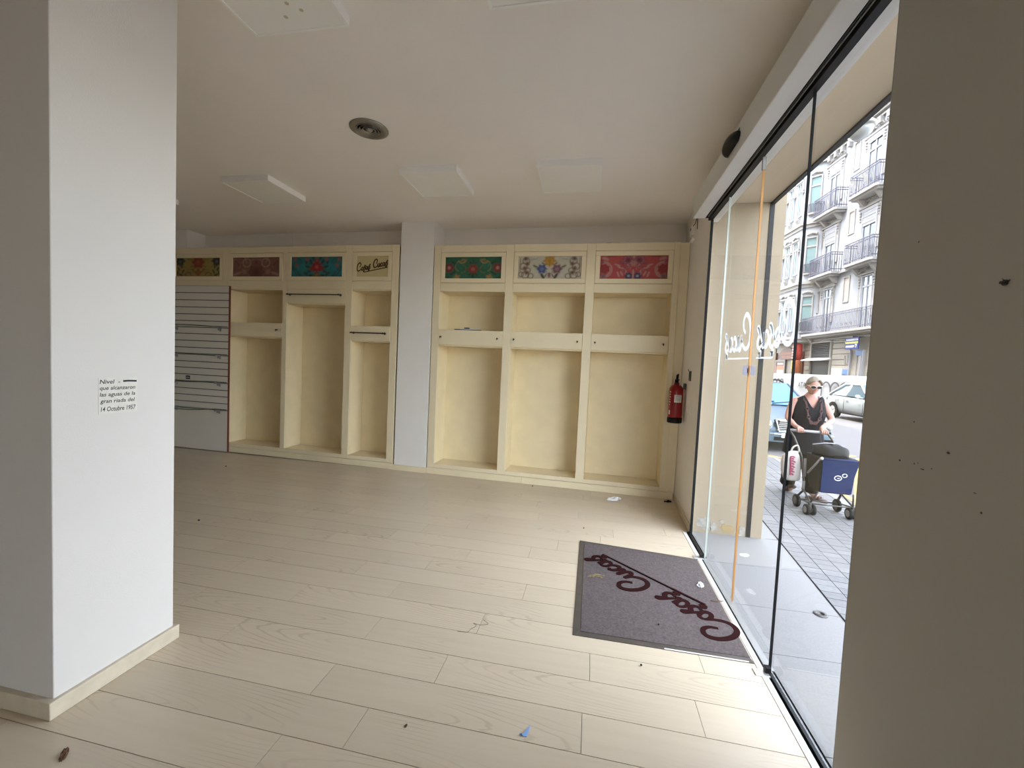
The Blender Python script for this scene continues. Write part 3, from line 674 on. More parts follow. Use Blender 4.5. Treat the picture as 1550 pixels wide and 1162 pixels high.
# ---- right run
rc = thing('wall_cabinet', 'cream built-in cabinet of three bays with green, ivory and coral cloth panels', 'cabinet', (0, YB, 0), TILT, 'cream built-in wall cabinets')
Rst = [(-2.255,-2.150),(-1.222,-1.113),(-0.152,-0.040),(0.912,0.985)]
for a, b in Rst: B(a+.001, b-.001, 0.0, 0.022, 0.092, 3.213).build('stile', M['cream'], rc, bevel=0.0025)
B(0.986, 1.096, 0.02, 0.04, 0.001, 3.21).build('filler_strip', M['cream'], rc)
bays = [(-2.150,-1.222,'green','door with a green brocade panel'),(-1.113,-0.152,'ivory','door with an ivory brocade panel'),(-0.040,0.912,'coral','door with a coral brocade panel')]
for a, b, kd, lb in bays:
    B(a, b, 0.001, 0.022, 3.118, 3.213).build('top_rail', M['cream'], rc, bevel=0.002)
    dr, g = door(rc, a, b, 2.700, 3.116, None, lb)
    B(a, b, 0.014, 0.022, 2.70, 3.116).build('door_backing', M['cream_in'], rc)
    fabric_panel(kd, g[0], g[1], g[2], g[3], 0.010, dr)
    B(a, b, 0.001, 0.022, 2.583, 2.697).build('rail', M['cream'], rc, bevel=0.002)
    niche(rc, a, b, 2.055, 2.583)
    sb = B(a+.001, b-.001, -0.002, DEP-.013, 1.843, 2.054).build('shelf_box', M['cream'], rc, bevel=0.003)
    niche(rc, a, b, 0.147, 1.843-.0185)
    B(a, b, 0.001, DEP-.013, 0.092, 0.146).build('bottom_shelf', M['cream'], rc, bevel=0.002)
    if kd == 'green': knob(sb, a+.035, 1.953); knob(sb, b-.075, 1.951)
    if kd == 'ivory': knob(sb, a+.046, 1.95); knob(sb, b-.065, 1.948)
    if kd == 'coral': knob(sb, a+.05, 1.945); knob(sb, b-.06, 1.95)
B(-2.258, -0.872, -0.002, 0.03, 0.001, 0.088).build('plinth', M['cream'], rc); B(-0.868, 1.08, -0.002, 0.03, 0.001, 0.088).build('plinth', M['cream'], rc)
B(-2.255, 0.985, 0.023, DEP, 3.195, 3.21).build('top_board', M['cream_in'], rc)
# ---- left run
lc = thing('wall_cabinet', 'cream built-in cabinet with gold, rose and teal panels and a lettered pane', 'cabinet', (0, YB, 0), TILT, 'cream built-in wall cabinets')
for a, b in ((-7.0,-6.80),(-5.812,-5.696),(-4.713,-4.632),(-3.637,-3.527),(-2.897,-2.790)):
    B(a+.001, b-.001, 0.0, 0.022, 0.092, 3.235).build('stile', M['cream'], lc, bevel=0.0025)
lbays = [(-6.80,-5.812,'gold','door with a gold brocade panel'),(-5.696,-4.713,'rose','door with a dusty rose brocade panel'),(-4.632,-3.637,'teal','door with a teal brocade panel'),(-3.527,-2.897,'pane','door with a cream pane lettered in brown script')]
for a, b, kd, lb in lbays:
    B(a, b, 0.001, 0.022, 3.142, 3.235).build('top_rail', M['cream'], lc, bevel=0.002)
    dr, g = door(lc, a, b, 2.722, 3.140, None, lb)
    B(a, b, 0.014, 0.022, 2.722, 3.14).build('door_backing', M['cream_in'], lc)
    if kd != 'pane': fabric_panel(kd, g[0], g[1], g[2], g[3], 0.010, dr)
    else:
        B(g[0], g[1], 0.009, 0.013, g[2], g[3]).build('pane', M['creampane'], dr)
        w_ = g[1]-g[0]; S = w_/4.95
        def fp(x, z, h):
            zz = z*1.15; return (g[0]+.004+x*S, 0.0085-h, g[2]+0.075+zz*S+x*S*0.19)
        mb = MB(); write(mb, WORD1+WORD2, fp, 0.13); mb.strip([(1.15,-.27),(2.4,-.27),(4.75,-.27)], 0.09, fp); mb.build('lettering', M['letter_brown'], dr)
    B(a, b, 0.001, 0.022, 2.600, 2.720).build('rail', M['cream'], lc, bevel=0.002)
    if kd == 'gold':
        niche(lc, a, b, 0.147, 2.58)
    elif kd == 'teal':
        hr = B(a+.001, b-.001, -0.001, 0.022, 2.387, 2.598).build('rail_board', M['cream'], lc, bevel=0.003)
        hang_bar(hr, a+.026, b-.062, 2.512)
        niche(lc, a, b, 0.147, 2.369)
    else:
        niche(lc, a, b, 2.072, 2.581)
        sb = B(a+.001, b-.001, -0.002, DEP-.013, 1.858, 2.071).build('shelf_box', M['cream'], lc, bevel=0.003)
        if kd == 'rose': knob(sb, b-.085, 1.972)
        else: hang_bar(sb, a+.017, b-.068, 1.968)
        niche(lc, a, b, 0.147, 1.858-.0185)
    B(a, b, 0.001, DEP-.013, 0.092, 0.146).build('bottom_shelf', M['cream'], lc, bevel=0.002)
B(-7.0, -4.2, -0.002, 0.03, 0.001, 0.088).build('plinth', M['cream'], lc); B(-4.196, -2.79, -0.002, 0.03, 0.001, 0.088).build('plinth', M['cream'], lc)
B(-7.0, -2.79, 0.023, DEP, 3.215, 3.232).build('top_board', M['cream_in'], lc)
MB().lathe([(0.012,-.004),(0.012,0)], (-3.527+.0, 0, 0), 10, 'x').build('screw_hole', M['ink'], lc); COL.objects[-1].location = (-3.5225, 0.17, 1.02)

# ---- slatwall in front of the first bay
sw = thing('slatwall_panel', 'white slatwall board with dark grooves standing against the left cabinet, red-brown edge', 'display panel', (0, YB, 0), TILT)
zs = [2.632, 2.521, 2.405, 2.292, 2.181, 2.074, 1.971, 1.867, 1.756, 1.645, 1.533, 1.421, 1.318, 1.209, 1.096, 0.983, 0.879, 0.770, 0.662]
B(-7.30, -5.664, -0.016, -0.004, 0.003, 2.632).build('backing_board', M['groove'], sw)
for a, b in zip(zs[:-1], zs[1:]):
    B(-7.30, -5.664, -0.030, -0.0165, b+.0065, a-.0065).build('slat', M['slat'], sw)
B(-7.30, -5.664, -0.030, -0.0165, 0.003, 0.662-.0065).build('lower_panel', M['slat'], sw)
B(-5.6635, -5.652, -0.030, -0.004, 0.003, 2.632).build('edge_band', M['rededge'], sw)
def glass_shelf(z, label, depth):
    s = thing('glass_shelf', label, 'shelf', (0, YB, z), TILT, 'glass shelves on the slatwall')
    fr = cr([(-5.67,-.045),(-5.78,-.06),(-5.90,-.10),(-6.02,-.10-depth*.6),(-6.16,-.10-depth*.95),(-6.35,-.10-depth),(-6.9,-.10-depth)], 5)
    poly = [(-7.2,-.031),(-7.2,-.10-depth*.9)]+[(p.x,p.y) for p in fr[::-1]]+[(-5.67,-.031)]
    MB().prism(poly, 0.010, 0.018).build('pane', M['shelf_glass'], s)
    MB().tube([(p.x,p.y-.001,0.014) for p in fr], 0.0055, 6).build('front_edge', M['steel'], s)
    for x in (-5.815, -6.66):
        k = B(x-.012, x+.012, -.033, -.0305, -.06, .0095).box(x-.006, x+.006, -.125, -.033, -.012, .0095).box(x-.012, x+.012, -.070, -.033, -.045, -.012)
        k.build('bracket', M['alu_grey'], s)
    return s
glass_shelf(1.975, 'topmost glass shelf on the slatwall, seen edge-on above eye height', .22)
glass_shelf(1.537, 'second glass shelf from the top on the slatwall', .22)
s3 = glass_shelf(1.100, 'third glass shelf from the top of the slatwall, with a small black printed tag', .22)
B(-6.48, -6.40, -0.034, -0.0305, 0.03, 0.085).build('printed_tag', M['ink'], s3)
B(-6.47, -6.41, -0.035, -0.034, 0.052, 0.062).build('tag_stripe', M['label'], s3)
glass_shelf(0.666, 'lowest glass shelf on the slatwall, above the plain lower board', .22)

# ---- things left in or on the cabinets
def wallpt(u, v, z): return (u*math.cos(TILT)-v*math.sin(TILT), YB+u*math.sin(TILT)+v*math.cos(TILT), z)
pr = thing('papers', 'low pile of papers with a dark clip on the shelf box under the green panel', 'papers', wallpt(-1.75, 0.06, 2.0545))
MB().prism([(-.18,-.03),(.20,-.02),(.19,.10),(-.16,.11)], 0.0005, 0.012).build('dark_sheet', M['black'], pr)
MB().prism([(-.10,-.02),(.17,-.01),(.18,.09),(-.09,.08)], 0.0125, 0.022).build('white_sheet', M['paper'], pr)
B(-.035, .03, -.035, .02, 0.0225, 0.036).build('clip', M['black'], pr, bevel=0.003)
pr2 = thing('paper_scrap', 'small brown scrap lying on the shelf box under the ivory panel', 'scrap', wallpt(-1.00, 0.05, 2.0545))
MB().prism([(-.06,-.02),(.08,-.015),(.07,.03),(-.05,.02)], 0.0003, 0.006).build('card', M['base'], pr2)
cb = thing('loose_cable', 'short loose dark cable on top of the cabinet above the coral panel', 'cable', wallpt(0.17, 0.06, 3.211))
MB().tube(cr([(-.14,0,.004),(-.06,.01,.02),(.02,0,.012),(.08,.02,.022),(.15,0,.004)], 5), 0.004, 6).build('wire', M['black'], cb)
cv = thing('blank_cover_plate', 'flat white blanking plate on the wall above the left cabinet', 'cover plate', wallpt(-5.0, 0.384, 3.42))
B(-.13, .13, -0.012, 0.0, -.085, .075).build('plate', M['plaster'], cv, bevel=0.003); B(-.13, .13, -.014, -.0, -.098, -.086).build('lower_lip', M['alu_grey'], cv)

# ---- ceiling lamps
def lamp(x0, y0, label):
    l = thing('ceiling_light', label, 'ceiling light', (x0+.305, y0+.305, CEIL), 0, 'square white ceiling panels')
    h, t, e = .305, .064, .016
    f = MB(); f.box(-h, h, -h, -h+e, -t, -.0005).box(-h, h, h-e, h, -t, -.0005).box(-h, -h+e, -h+e, h-e, -t, -.0005).box(h-e, h, -h+e, h-e, -t, -.0005)
    f.build('frame', M['lightframe'], l); B(-h+e, h-e, -h+e, h-e, -t+.004, -t+.012).build('diffuser', M['opal'], l)
    return l
lamp(-2.035, 4.02, 'square ceiling light in the far row, in front of the pilaster')
lamp(-0.628, 4.015, 'square ceiling light in the far row, above the ivory and coral panels')
lamp(-4.195, 4.045, 'square ceiling light in the far row, above the rose and teal panels')
lamp(-6.05, 4.02, 'square ceiling light mostly hidden by the big pillar')
n1 = lamp(-2.075, 1.625, 'large nearest ceiling light cut by the top of the view, with smudged diffuser')
for (x, y) in ((.05,.12),(.1,.17),(-.02,.2),(.16,-.02)):
    MB().lathe([(.012,-.0605),(.012,-.0602)], (x,y,0), 8).build('smudge', M['base'], n1)
lamp(-0.64, 1.625, 'nearest ceiling light at the top edge, only its far rim in view')
# ---- round vent
vt = thing('ceiling_vent', 'round silver ceiling air diffuser with concentric cones', 'vent', (-1.975, 3.335, CEIL))
MB().lathe([(.112,-.0005),(.160,-.0005),(.160,-.006),(.150,-.012),(.112,-.020),(.108,-.012)], n=40, cap=False).build('rim', M['vent'], vt, True)
MB().lathe([(.112,-.001),(.112,-.002)], n=32).build('dark_throat', M['ventdark'], vt)
for r in (.098, .074, .050): MB().lathe([(r,-.004),(r+.012,-.022),(r+.010,-.024),(r-.003,-.006)], n=32, cap=False).build('cone', M['vent'], vt, True)
MB().lathe([(.030,-.004),(.030,-.010),(.018,-.022),(.004,-.026)], n=20).build('hub', M['vent'], vt, True)
# ---- motion sensor on the header, alarm box, wall fittings
ms = thing('motion_sensor', 'black rounded motion sensor on the side of the door header', 'sensor', (0.871, 3.19, 3.205))
rr = []
for i in range(9):
    t = i/8; w_ = math.sqrt(max(1-t*t, 0.0004))
    rr.append([(-.001-.062*t, .145*w_*math.cos(2*PI*k/20), .058*w_*math.sin(2*PI*k/20) if math.sin(2*PI*k/20) > -.6 else -.035*w_) for k in range(20)])
MB().rings(rr).build('dome', M['black'], ms, True)
B(-.003, -.0005, -.12, .12, -.034, .05).build('back_plate', M['steel'], ms)
ab = thing('alarm_box', 'small white alarm contact box with a cable high in the right corner', 'alarm box', (1.092, 5.36, 3.30))
B(-.035, 0, -.05, .05, -.06, .05).build('box', M['lightframe'], ab, bevel=0.004); B(-.037, -.034, -.015, .015, .0, .03).build('black_button', M['black'], ab)
B(-.03, 0, -.06, .05, -.13, -.10).build('cable_clip', M['lightframe'], ab)
MB().tube(cr([(-.02,-.05,.04),(-.012,-.12,.05),(-.01,-.2,.10),(-.008,-.22,-.05)],5), .004, 6).build('wire', M['black'], ab)
hb = thing('wall_bracket', 'little black H-shaped bracket on the white wall above the extinguisher', 'bracket', (1.0775, 4.95, 1.575))
B(-.016, 0, -.030, -.016, -.055, .055).box(-.016, 0, .010, .024, -.05, .045).box(-.010, 0, -.016, .010, -.012, .008).build('clip', M['steel'], hb)
MB().tube([(-.012,.017,.04),(-.022,.045,.075)], .004, 6).build('bent_wire', M['steel'], hb)
rg = thing('wall_ring', 'faint round wall cover ring beside the extinguisher', 'wall fitting', (1.072, 4.80, 1.20))
MB().lathe([(.030,-.004),(.042,-.004),(.042,0),(.030,0)], n=24, axis='x', cap=False).build('ring', M['lightframe'], rg)
# ---- extinguisher
fe = thing('fire_extinguisher', 'red fire extinguisher with black base and white label hanging in the right corner', 'fire extinguisher', (0.985, 5.21, 1.012))
MB().lathe([(.002,.06),(.079,.06),(.080,.10),(.080,.37),(.076,.405),(.060,.435),(.035,.45),(.028,.455),(.028,.475),(.002,.475)], n=32).build('cylinder', M['red'], fe, True)
MB().lathe([(.078,0),(.083,.006),(.083,.06),(.079,.066)], n=32).build('base_ring', M['black'], fe, True)
k = MB().lathe([(.022,.47),(.022,.505),(.014,.515)], n=14).box(-.014,.014,-.075,.03,.505,.518); k.tube([(0,.0,.51),(-.005,-.03,.545),(-.01,-.05,.565)], [.012,.011,.010], 8)
k.build('valve', M['black'], fe)
MB().tube([(0,-.04,.525),(.012,.0,.56),(.016,.03,.575)], .009, 8).build('lever', M['black'], fe)
MB().lathe([(.016,0),(.016,.012)], (0,-.03,0), 12, 'x').build('gauge', M['alu'], fe); COL.objects[-1].location = (.015, 0, .49)
MB().tube(cr([(.0,.02,.49),(.03,.07,.485),(.045,.092,.42),(.045,.094,.25),(.04,.092,.11)],6), .008, 8).build('hose', M['black'], fe)
def wrap(a0, a1, z0, z1, m, name, r=.0812):
    g = MB(); n = 10
    for i in range(n):
        t0, t1 = math.radians(a0+(a1-a0)*i/n), math.radians(a0+(a1-a0)*(i+1)/n)
        P = [(r*math.cos(t), r*math.sin(t), z) for t, z in ((t0,z0),(t1,z0),(t1,z1),(t0,z1))]
        Q = [(p[0]*.99, p[1]*.99, p[2]) for p in P]
        g.add(P+Q, [(0,1,2,3),(7,6,5,4),(0,4,5,1),(2,6,7,3)])
    return g.build(name, m, fe, True)
wrap(248, 308, .245, .335, M['label'], 'label')
wrap(200, 216, .10, .15, M['label'], 'small_label')
for i, z in enumerate((.36,.33,.30,.27,.24,.21)): wrap(200, 214-3*(i % 2), z, z+.012, M['label'], 'print_line', .0810)
for z in (.31,.295,.28,.265): wrap(256, 300, z, z+.005, M['alu_grey'], 'print_line', .0816)
B(.078, .101, -.03, .03, .40, .47).build('hanger', M['steel'], fe)

# ---- door mat
dm = thing('door_mat', 'grey-brown entrance carpet with maroon script lettering in a metal frame by the glass door', 'mat', (0, 0, 0))
MB().prism([(.0165,2.532),(.975,2.542),(.975,3.781),(.0135,3.850)], -0.006, 0.006).build('carpet', M['matpile'], dm)
fo = [(-.030,2.487),(.985,2.500),(.985,3.800),(-.030,3.890)]; fi = [(.016,2.530),(.975,2.541),(.975,3.782),(.012,3.852)]
for i, nm in ((0,'frame_edge'),(2,'frame_edge'),(3,'frame_edge')):
    j = (i+1) % 4
    MB().prism([fo[i], fo[j], fi[j], fi[i]], -0.006, 0.0045).build(nm, M['matframe'], dm, bevel=0.0015)
MB().prism([(.50,2.492),(.955,2.4985),(.955,2.508),(.50,2.503)], 0.0046, 0.0052).build('bright_edge', M['alu_w'], dm)
MB().prism([(.016,2.56),(.022,2.56),(.018,3.82),(.012,3.82)], 0.0046, 0.0050).build('dark_crack', M['ink'], dm)
MS = 0.252; rv = (-0.770, 0.638); uv = (-0.638, -0.770)
o_ = (rv[0]*1.005+uv[0]*(-2.815), rv[1]*1.005+uv[1]*(-2.815))
def fm(a, b, h):
    a, b = a*MS, b*MS+a*MS*(-0.035); return (o_[0]+rv[0]*a+uv[0]*b, o_[1]+rv[1]*a+uv[1]*b, 0.0062+h)
mb = MB(); write(mb, WORD1+WORD2, fm, 0.12); mb.strip(ULINE1, 0.07, fm); mb.strip([(1.9,-.25),(4.70,-.23)], 0.05, fm); mb.build('lettering', M['letter_maroon'], dm)

# ---- litter on the floor
def crumple(name, label, cat, loc, sx, sy, h, m, seed, pts=9):
    rnd = random.Random(seed); t = thing(name, label, cat, loc, rnd.uniform(0, 3))
    n = 7; V = []; F = []
    for j in range(n):
        for i in range(n):
            a, b = i/(n-1)*2-1, j/(n-1)*2-1; q = rnd.uniform(.82, 1.08)
            V.append((a*sx*q*(1-.25*abs(b)**3), b*sy*q*(1-.25*abs(a)**3), .0012+h*rnd.random()*(1-max(abs(a),abs(b))**4*.7)))
    for j in range(n-1):
        for i in range(n-1): F.append((j*n+i, j*n+i+1, (j+1)*n+i+1, (j+1)*n+i))
    o = MB().add(V, F).build('sheet', m, t); s = o.modifiers.new('solid', 'SOLIDIFY'); s.thickness = .0008
    return t
crumple('crumpled_paper', 'crumpled white paper on the floor before the coral bay', 'paper', (.353,5.257,0), .11, .055, .035, M['paper'], 3)
crumple('floor_debris', 'black lump of rubbish on the floor at the foot of the extinguisher corner', 'debris', (1.0,5.38,0), .022, .05, .03, M['black'], 5)
crumple('dry_leaf', 'dark dry leaf on the floor by the foot of the big pillar', 'leaf', (-1.961,1.223,0), .035, .012, .012, M['leaf'], 6)
crumple('dry_leaf', 'tiny brown leaf on the floor left of the blue scrap', 'leaf', (-.724,1.662,0), .010, .006, .006, M['leaf'], 9)
t = thing('blue_scrap', 'small triangular blue paper scrap on the floor in front', 'paper', (-.205,1.763,.0005), .2)
MB().prism([(-.018,-.024),(.006,-.028),(.026,.034)], 0.0005, .003).build('sheet', M['bluepaper'], t); MB().prism([(-.026,-.018),(-.012,-.026),(-.016,-.014)], .0032,.005).build('torn_bit', M['signblue2'], t)
t = thing('dark_hair', 'thin dark curled hair lying on the pale planks', 'hair', (-.61,2.40,.001))
MB().tube(cr([(-.10,-.06,.001),(-.04,-.05,.001),(-.03,-.02,.001),(-.005,.02,.001),(-.03,.04,.001),(.02,.035,.001),(.06,.06,.001),(.02,.09,.001)],6), .0009, 5).build('strand', M['ink'], t)
crumple('white_flake', 'white torn flake lying on the carpet mat', 'paper', (.893,3.324,.0065), .045, .025, .02, M['paper'], 11)
t = thing('dry_grass', 'wisp of dry yellow grass on the carpet mat', 'grass', (.10,3.24,.0065))
rnd = random.Random(4)
for i in range(7): MB().tube([(rnd.uniform(-.06,0), rnd.uniform(-.03,.03), .002), (rnd.uniform(0,.02), rnd.uniform(-.02,.02), .012), (rnd.uniform(.03,.09), rnd.uniform(-.04,.04), .003)], .0012, 5).build('blade', M['straw'], t)
for i, (x, y, lb) in enumerate(((-.701,5.463,'dark crumb on the floor under the ivory bay'),(-4.952,4.921,'black crumb on the floor before the left cabinet'),(-3.576,3.263,'small dark crumb on the floor beyond the big pillar'),(.50,2.72,'black crumb near the middle of the carpet mat'),(.0,4.20,'small brown crumb on the floor behind the mat'),(.35,2.32,'tiny dark crumb on the planks in front of the mat'))):
    c = thing('crumb', lb, 'crumb', (x, y, .0065 if 'carpet' in lb else .0004)); MB().sphere((0,0,.006), .012 if i < 3 else .006, .008 if i < 3 else .005, .006, 7, 5).build('speck', M['leaf'] if i == 0 else M['black'], c)
t = thing('twig', 'short dark twig at the mat edge beside the brush seal', 'twig', (.97,3.12,.0065), .6)
MB().tube(cr([(-.05,.03,.003),(-.02,0,.003),(.0,.005,.004),(.03,-.01,.003)],4), .003, 5).build('stem', M['leaf'], t)
crumple('paper_scrap', 'white paper scrap lying on the granite slab outside the glass', 'paper', (1.432,4.02,.0), .045, .03, .006, M['paper'], 21)
t = thing('floor_stop', 'small round metal floor stop set in the granite slab outside', 'floor stop', (1.627,3.153,0))
MB().lathe([(.020,.001),(.020,.006),(.034,.010),(.042,.004),(.042,.0005)], n=24).build('ring', M['steel'], t, True)

# ================================================================== ACROSS THE STREET
FS = math.atan2(0.9975, -0.071)
ap = thing('apartment_building', 'ornate white apartment building across the street with iron balconies and bay windows', 'building', (14.79, 25.77, 0), FS)
# local frame: x runs along the facade away from us, y out towards the street, z up
B(-9, 16, -0.4, 0, -0.05, 19.6).build('wall', M['white'], ap)
def Wn(x0, x1, z0, z1, y=0.0, glass='windark', shut=0.0, transom=None, surround=True):
    """one window: surround, frame, glass, roller shutter"""
    w = MB(); t = .09
    w.box(x0-.06, x0, y, y+.10, z0, z1).box(x1, x1+.06, y, y+.10, z0, z1).box(x0, x1, y, y+.10, z1-.06, z1)
    w.box(x0, x0+.07, y+.02, y+.06, z0, z1-.06).box(x1-.07, x1, y+.02, y+.06, z0, z1-.06).box((x0+x1)/2-.035, (x0+x1)/2+.035, y+.02, y+.06, z0, z1-.06)
    if transom: w.box(x0, x1, y+.02, y+.065, transom-.05, transom+.05)
    w.box(x0, x1, y+.0, y+.06, z0, z0+.10)
    wo = w.build('window', M['white'], ap)
    B(x0, x1, y+.003, y+.02, z0, z1-.06).build('pane', M[glass], wo)
    if shut:
        sh = MB(); n = int((z1-shut)/.14)
        for i in range(n): sh.box(x0+.01, x1-.01, y+.066, y+.085+.012*(i % 2), shut+i*(z1-shut)/n, shut+(i+.93)*(z1-shut)/n)
        sh.build('shutter', M['shutter'], wo)
    if surround:
        s = MB()
        s.box(x0-.26, x0-.07, y, y+.07, z0+.7, z1+.05).box(x1+.07, x1+.26, y, y+.07, z0+.7, z1+.05)
        s.prism([(x0-.38,z1+.05),(x1+.38,z1+.05),(x1+.42,z1+.14),(x0-.42,z1+.14)], y, y+.12, 'y')
        rnd = random.Random(int(x0*100+z0*7))
        for i in range(9):      # scrolls of the frieze
            cx_ = x0-.25+(x1-x0+.5)*i/8; rr_ = .10+.05*(i == 4)+rnd.uniform(-.015,.02)
            p = [(cx_+rr_*(1-k*.055)*math.cos(.6*k), y+.09, z1+.30+.10*math.sin(PI*i/8)+rr_*(1-k*.055)*math.sin(.6*k)) for k in range(14)]
            s.tube(p, .026, 5)
        for sx in (x0-.17, x1+.17):   # hanging drops
            for k in range(4): s.sphere((sx, y+.10, z1-.15-k*.16), .075-.012*k, n=7, m=5)
        s.build('surround', M['moulding'], wo)
    return wo
def balcony(x0, x1, z, dep=.72, h=1.16, name='balcony'):
    b = MB(); b.prism([(x0,0),(x1,0),(x1,dep-.10),(x1-.10,dep),(x0+.10,dep),(x0,dep-.10)], z-.14, z)
    b.prism([(x0+.10,0),(x1-.10,0),(x1-.12,dep-.14),(x0+.12,dep-.14)], z-.26, z-.14)
    for x in (x0+.45, x1-.45): b.prism([(0,z-.26),(dep-.25,z-.26),(.16,z-.62),(0,z-.70)], x-.09, x+.09, 'x')
    bo = b.build('balcony', M['moulding'], ap)
    r = MB(); y = dep-.06
    for zz in (z+h, z+.14, z+h-.14): r.box(x0+.04, x1-.04, y-.02, y+.02, zz-.018, zz+.018).box(x0+.03, x0+.065, 0, y, zz-.018, zz+.018).box(x1-.065, x1-.03, 0, y, zz-.018, zz+.018)
    n = int((x1-x0)/.125)
    for i in range(n+1):
        x = x0+.05+(x1-x0-.10)*i/n; r.box(x-.011, x+.011, y-.011, y+.011, z, z+h)
    for i in range(5):
        for x in (x0+.05, x1-.05): r.box(x-.011, x+.011, .06+i*.13-.011, .06+i*.13+.011, z, z+h)
    for i in range(n//3):
        x = x0+.2+(x1-x0-.4)*i/max(1, n//3-1); r.tube([(x+.075*math.cos(t*.7), y, z+.33+.075*math.sin(t*.7)) for t in range(10)], .010, 4)
    r.build('railing', M['iron'], bo)
    return bo
for zf, top in ((12.04, 15.2), (8.18, 11.25)):
    Wn(4.02, 5.05, zf, top, shut=(14.55 if zf > 12 else 10.12), transom=top-.75)
    Wn(0.60, 1.66, zf, top, shut=(14.9 if zf > 12 else 10.28), transom=top-.75)
    Wn(-2.9, -1.85, zf, top, shut=top-.9, transom=top-.75)
    balcony(3.22, 5.55, zf); balcony(-0.2, 2.1, zf); balcony(-3.6, -1.2, zf)
Wn(4.02, 4.75, 4.47, 7.32, transom=6.75); Wn(0.50, 1.30, 4.47, 7.45, transom=6.85, glass='winglass'); Wn(-2.9, -2.0, 4.47, 7.45, transom=6.85)
balcony(-0.75, 5.9, 4.47, h=1.08)
# recessed panels between the windows
for (x0, x1, z0, z1) in ((5.45,6.1,10.1,11.8),(2.4,2.95,10.2,11.6),(2.4,2.95,6.2,7.75),(5.3,6.0,5.9,7.3),(2.4,2.95,13.9,15.6),(-1.3,-.6,10.2,11.6)):
    f = MB().box(x0, x1, 0, .05, z0, z0+.07).box(x0, x1, 0, .05, z1-.07, z1).box(x0, x0+.07, 0, .05, z0+.07, z1-.07).box(x1-.07, x1, 0, .05, z0+.07, z1-.07)
    f.box(x0+.07, x1-.07, 0, .012, z0+.07, z1-.07).build('wall_panel', M['moulding'], ap)
# string courses and cornice
for (z, h_, d_) in ((16.35,.22,.42),(16.15,.18,.25),(15.95,.12,.12),(8.02,.12,.18),(4.18,.16,.30),(4.02,.14,.16),(19.3,.3,.5)):
    B(-9, 5.9 if z < 16 else 16, 0, d_, z, z+h_).build('string_course', M['moulding'], ap)
for x0 in (4.0, 0.6, -2.9, 7.2):
    Wn(x0, x0+1.05, 16.9, 19.2, surround=False, shut=18.3)
for i in range(14): B(-3+i*.62, -2.8+i*.62, .0, .22, 15.6, 15.94).build('modillion', M['moulding'], ap)
# bay window tower
bx = [(6.35,.8),(9.75,.8),(10.6,0),(5.45,0)]
MB().prism(bx[::-1], 4.2, 15.8).build('bay_wall', M['white'], ap)
MB().prism([(6.25,.95),(9.85,.95),(10.8,0),(5.2,0)][::-1], 15.8, 16.1).build('bay_cornice', M['moulding'], ap)
for z in (11.75, 7.75, 4.05):
    MB().prism([(6.30,.98),(9.80,.98),(10.8,0),(5.25,0)][::-1], z+.16, z+.34).prism([(6.32,.88),(9.78,.88),(10.7,0),(5.35,0)][::-1], z-.06, z+.16).build('bay_cornice', M['moulding'], ap)
for z0, z1 in ((12.65,14.95),(8.65,10.95),(4.75,7.05)):
    for xc in (6.98, 7.98, 8.98):
        w = Wn(xc-.27, xc+.27, z0, z1, y=.80, glass='wingreen', transom=z1-.55, surround=False)
        s = MB(); s.box(xc-.42, xc+.42, .80, .95, z1+.02, z1+.12)
        for k in range(5): s.sphere((xc-.28+.14*k, .90, z1+.24+.10*math.sin(PI*k/4)), .09, n=7, m=5)
        s.prism([(.80,z0-.10),(1.0,z0-.10),(.98,z0-.22),(.80,z0-.55)], xc-.16, xc+.16, 'x')
        for sx in (xc-.42, xc+.42): s.box(sx-.05, sx+.05, .80, .92, z1-.6, z1+.02); s.sphere((sx,.88,z1-.72), .08, n=7, m=5)
        s.build('surround', M['moulding'], w)
    # window on the slanted near face
    ang = math.atan2(.8, .9)
    fx = MB(); c0 = Vector((5.9, .4)); tx = Vector((.9,.8)).normalized(); nx_ = Vector((-tx.y, tx.x))
    def slab(a0, a1, d0, d1, zz0, zz1):
        q = [c0+tx*a0+nx_*d0, c0+tx*a1+nx_*d0, c0+tx*a1+nx_*d1, c0+tx*a0+nx_*d1]
        return [(p.x, p.y) for p in q], zz0, zz1
    for a in ((-.36,-.28),(.28,.36)): fx.prism(*slab(a[0], a[1], 0, .10, z0, z1))
    fx.prism(*slab(-.36,.36,0,.10,z1,z1+.09)); fx.prism(*slab(-.28,.28,0,.07,z1-.6,z1-.5)); fx.prism(*slab(-.36,.36,0,.14,z0-.12,z0))
    for k in range(5):
        p = c0+tx*(-.26+.13*k)+nx_*.09; fx.sphere((p.x,p.y,z1+.24+.08*math.sin(PI*k/4)), .085, n=7, m=5)
    w = fx.build('window', M['moulding'], ap)
    MB().prism(*slab(-.28,.28,.005,.03,z0,z1)).build('pane', M['wingreen'], w)
    r = MB()
    for zz in (z0+.02, z0+.55): r.prism(*slab(-.34,.34,.12,.15,zz,zz+.035))
    for k in range(8): r.prism(*slab(-.34+k*.095,-.315+k*.095,.125,.145,z0+.02,z0+.57))
    r.build('railing', M['iron'], w)
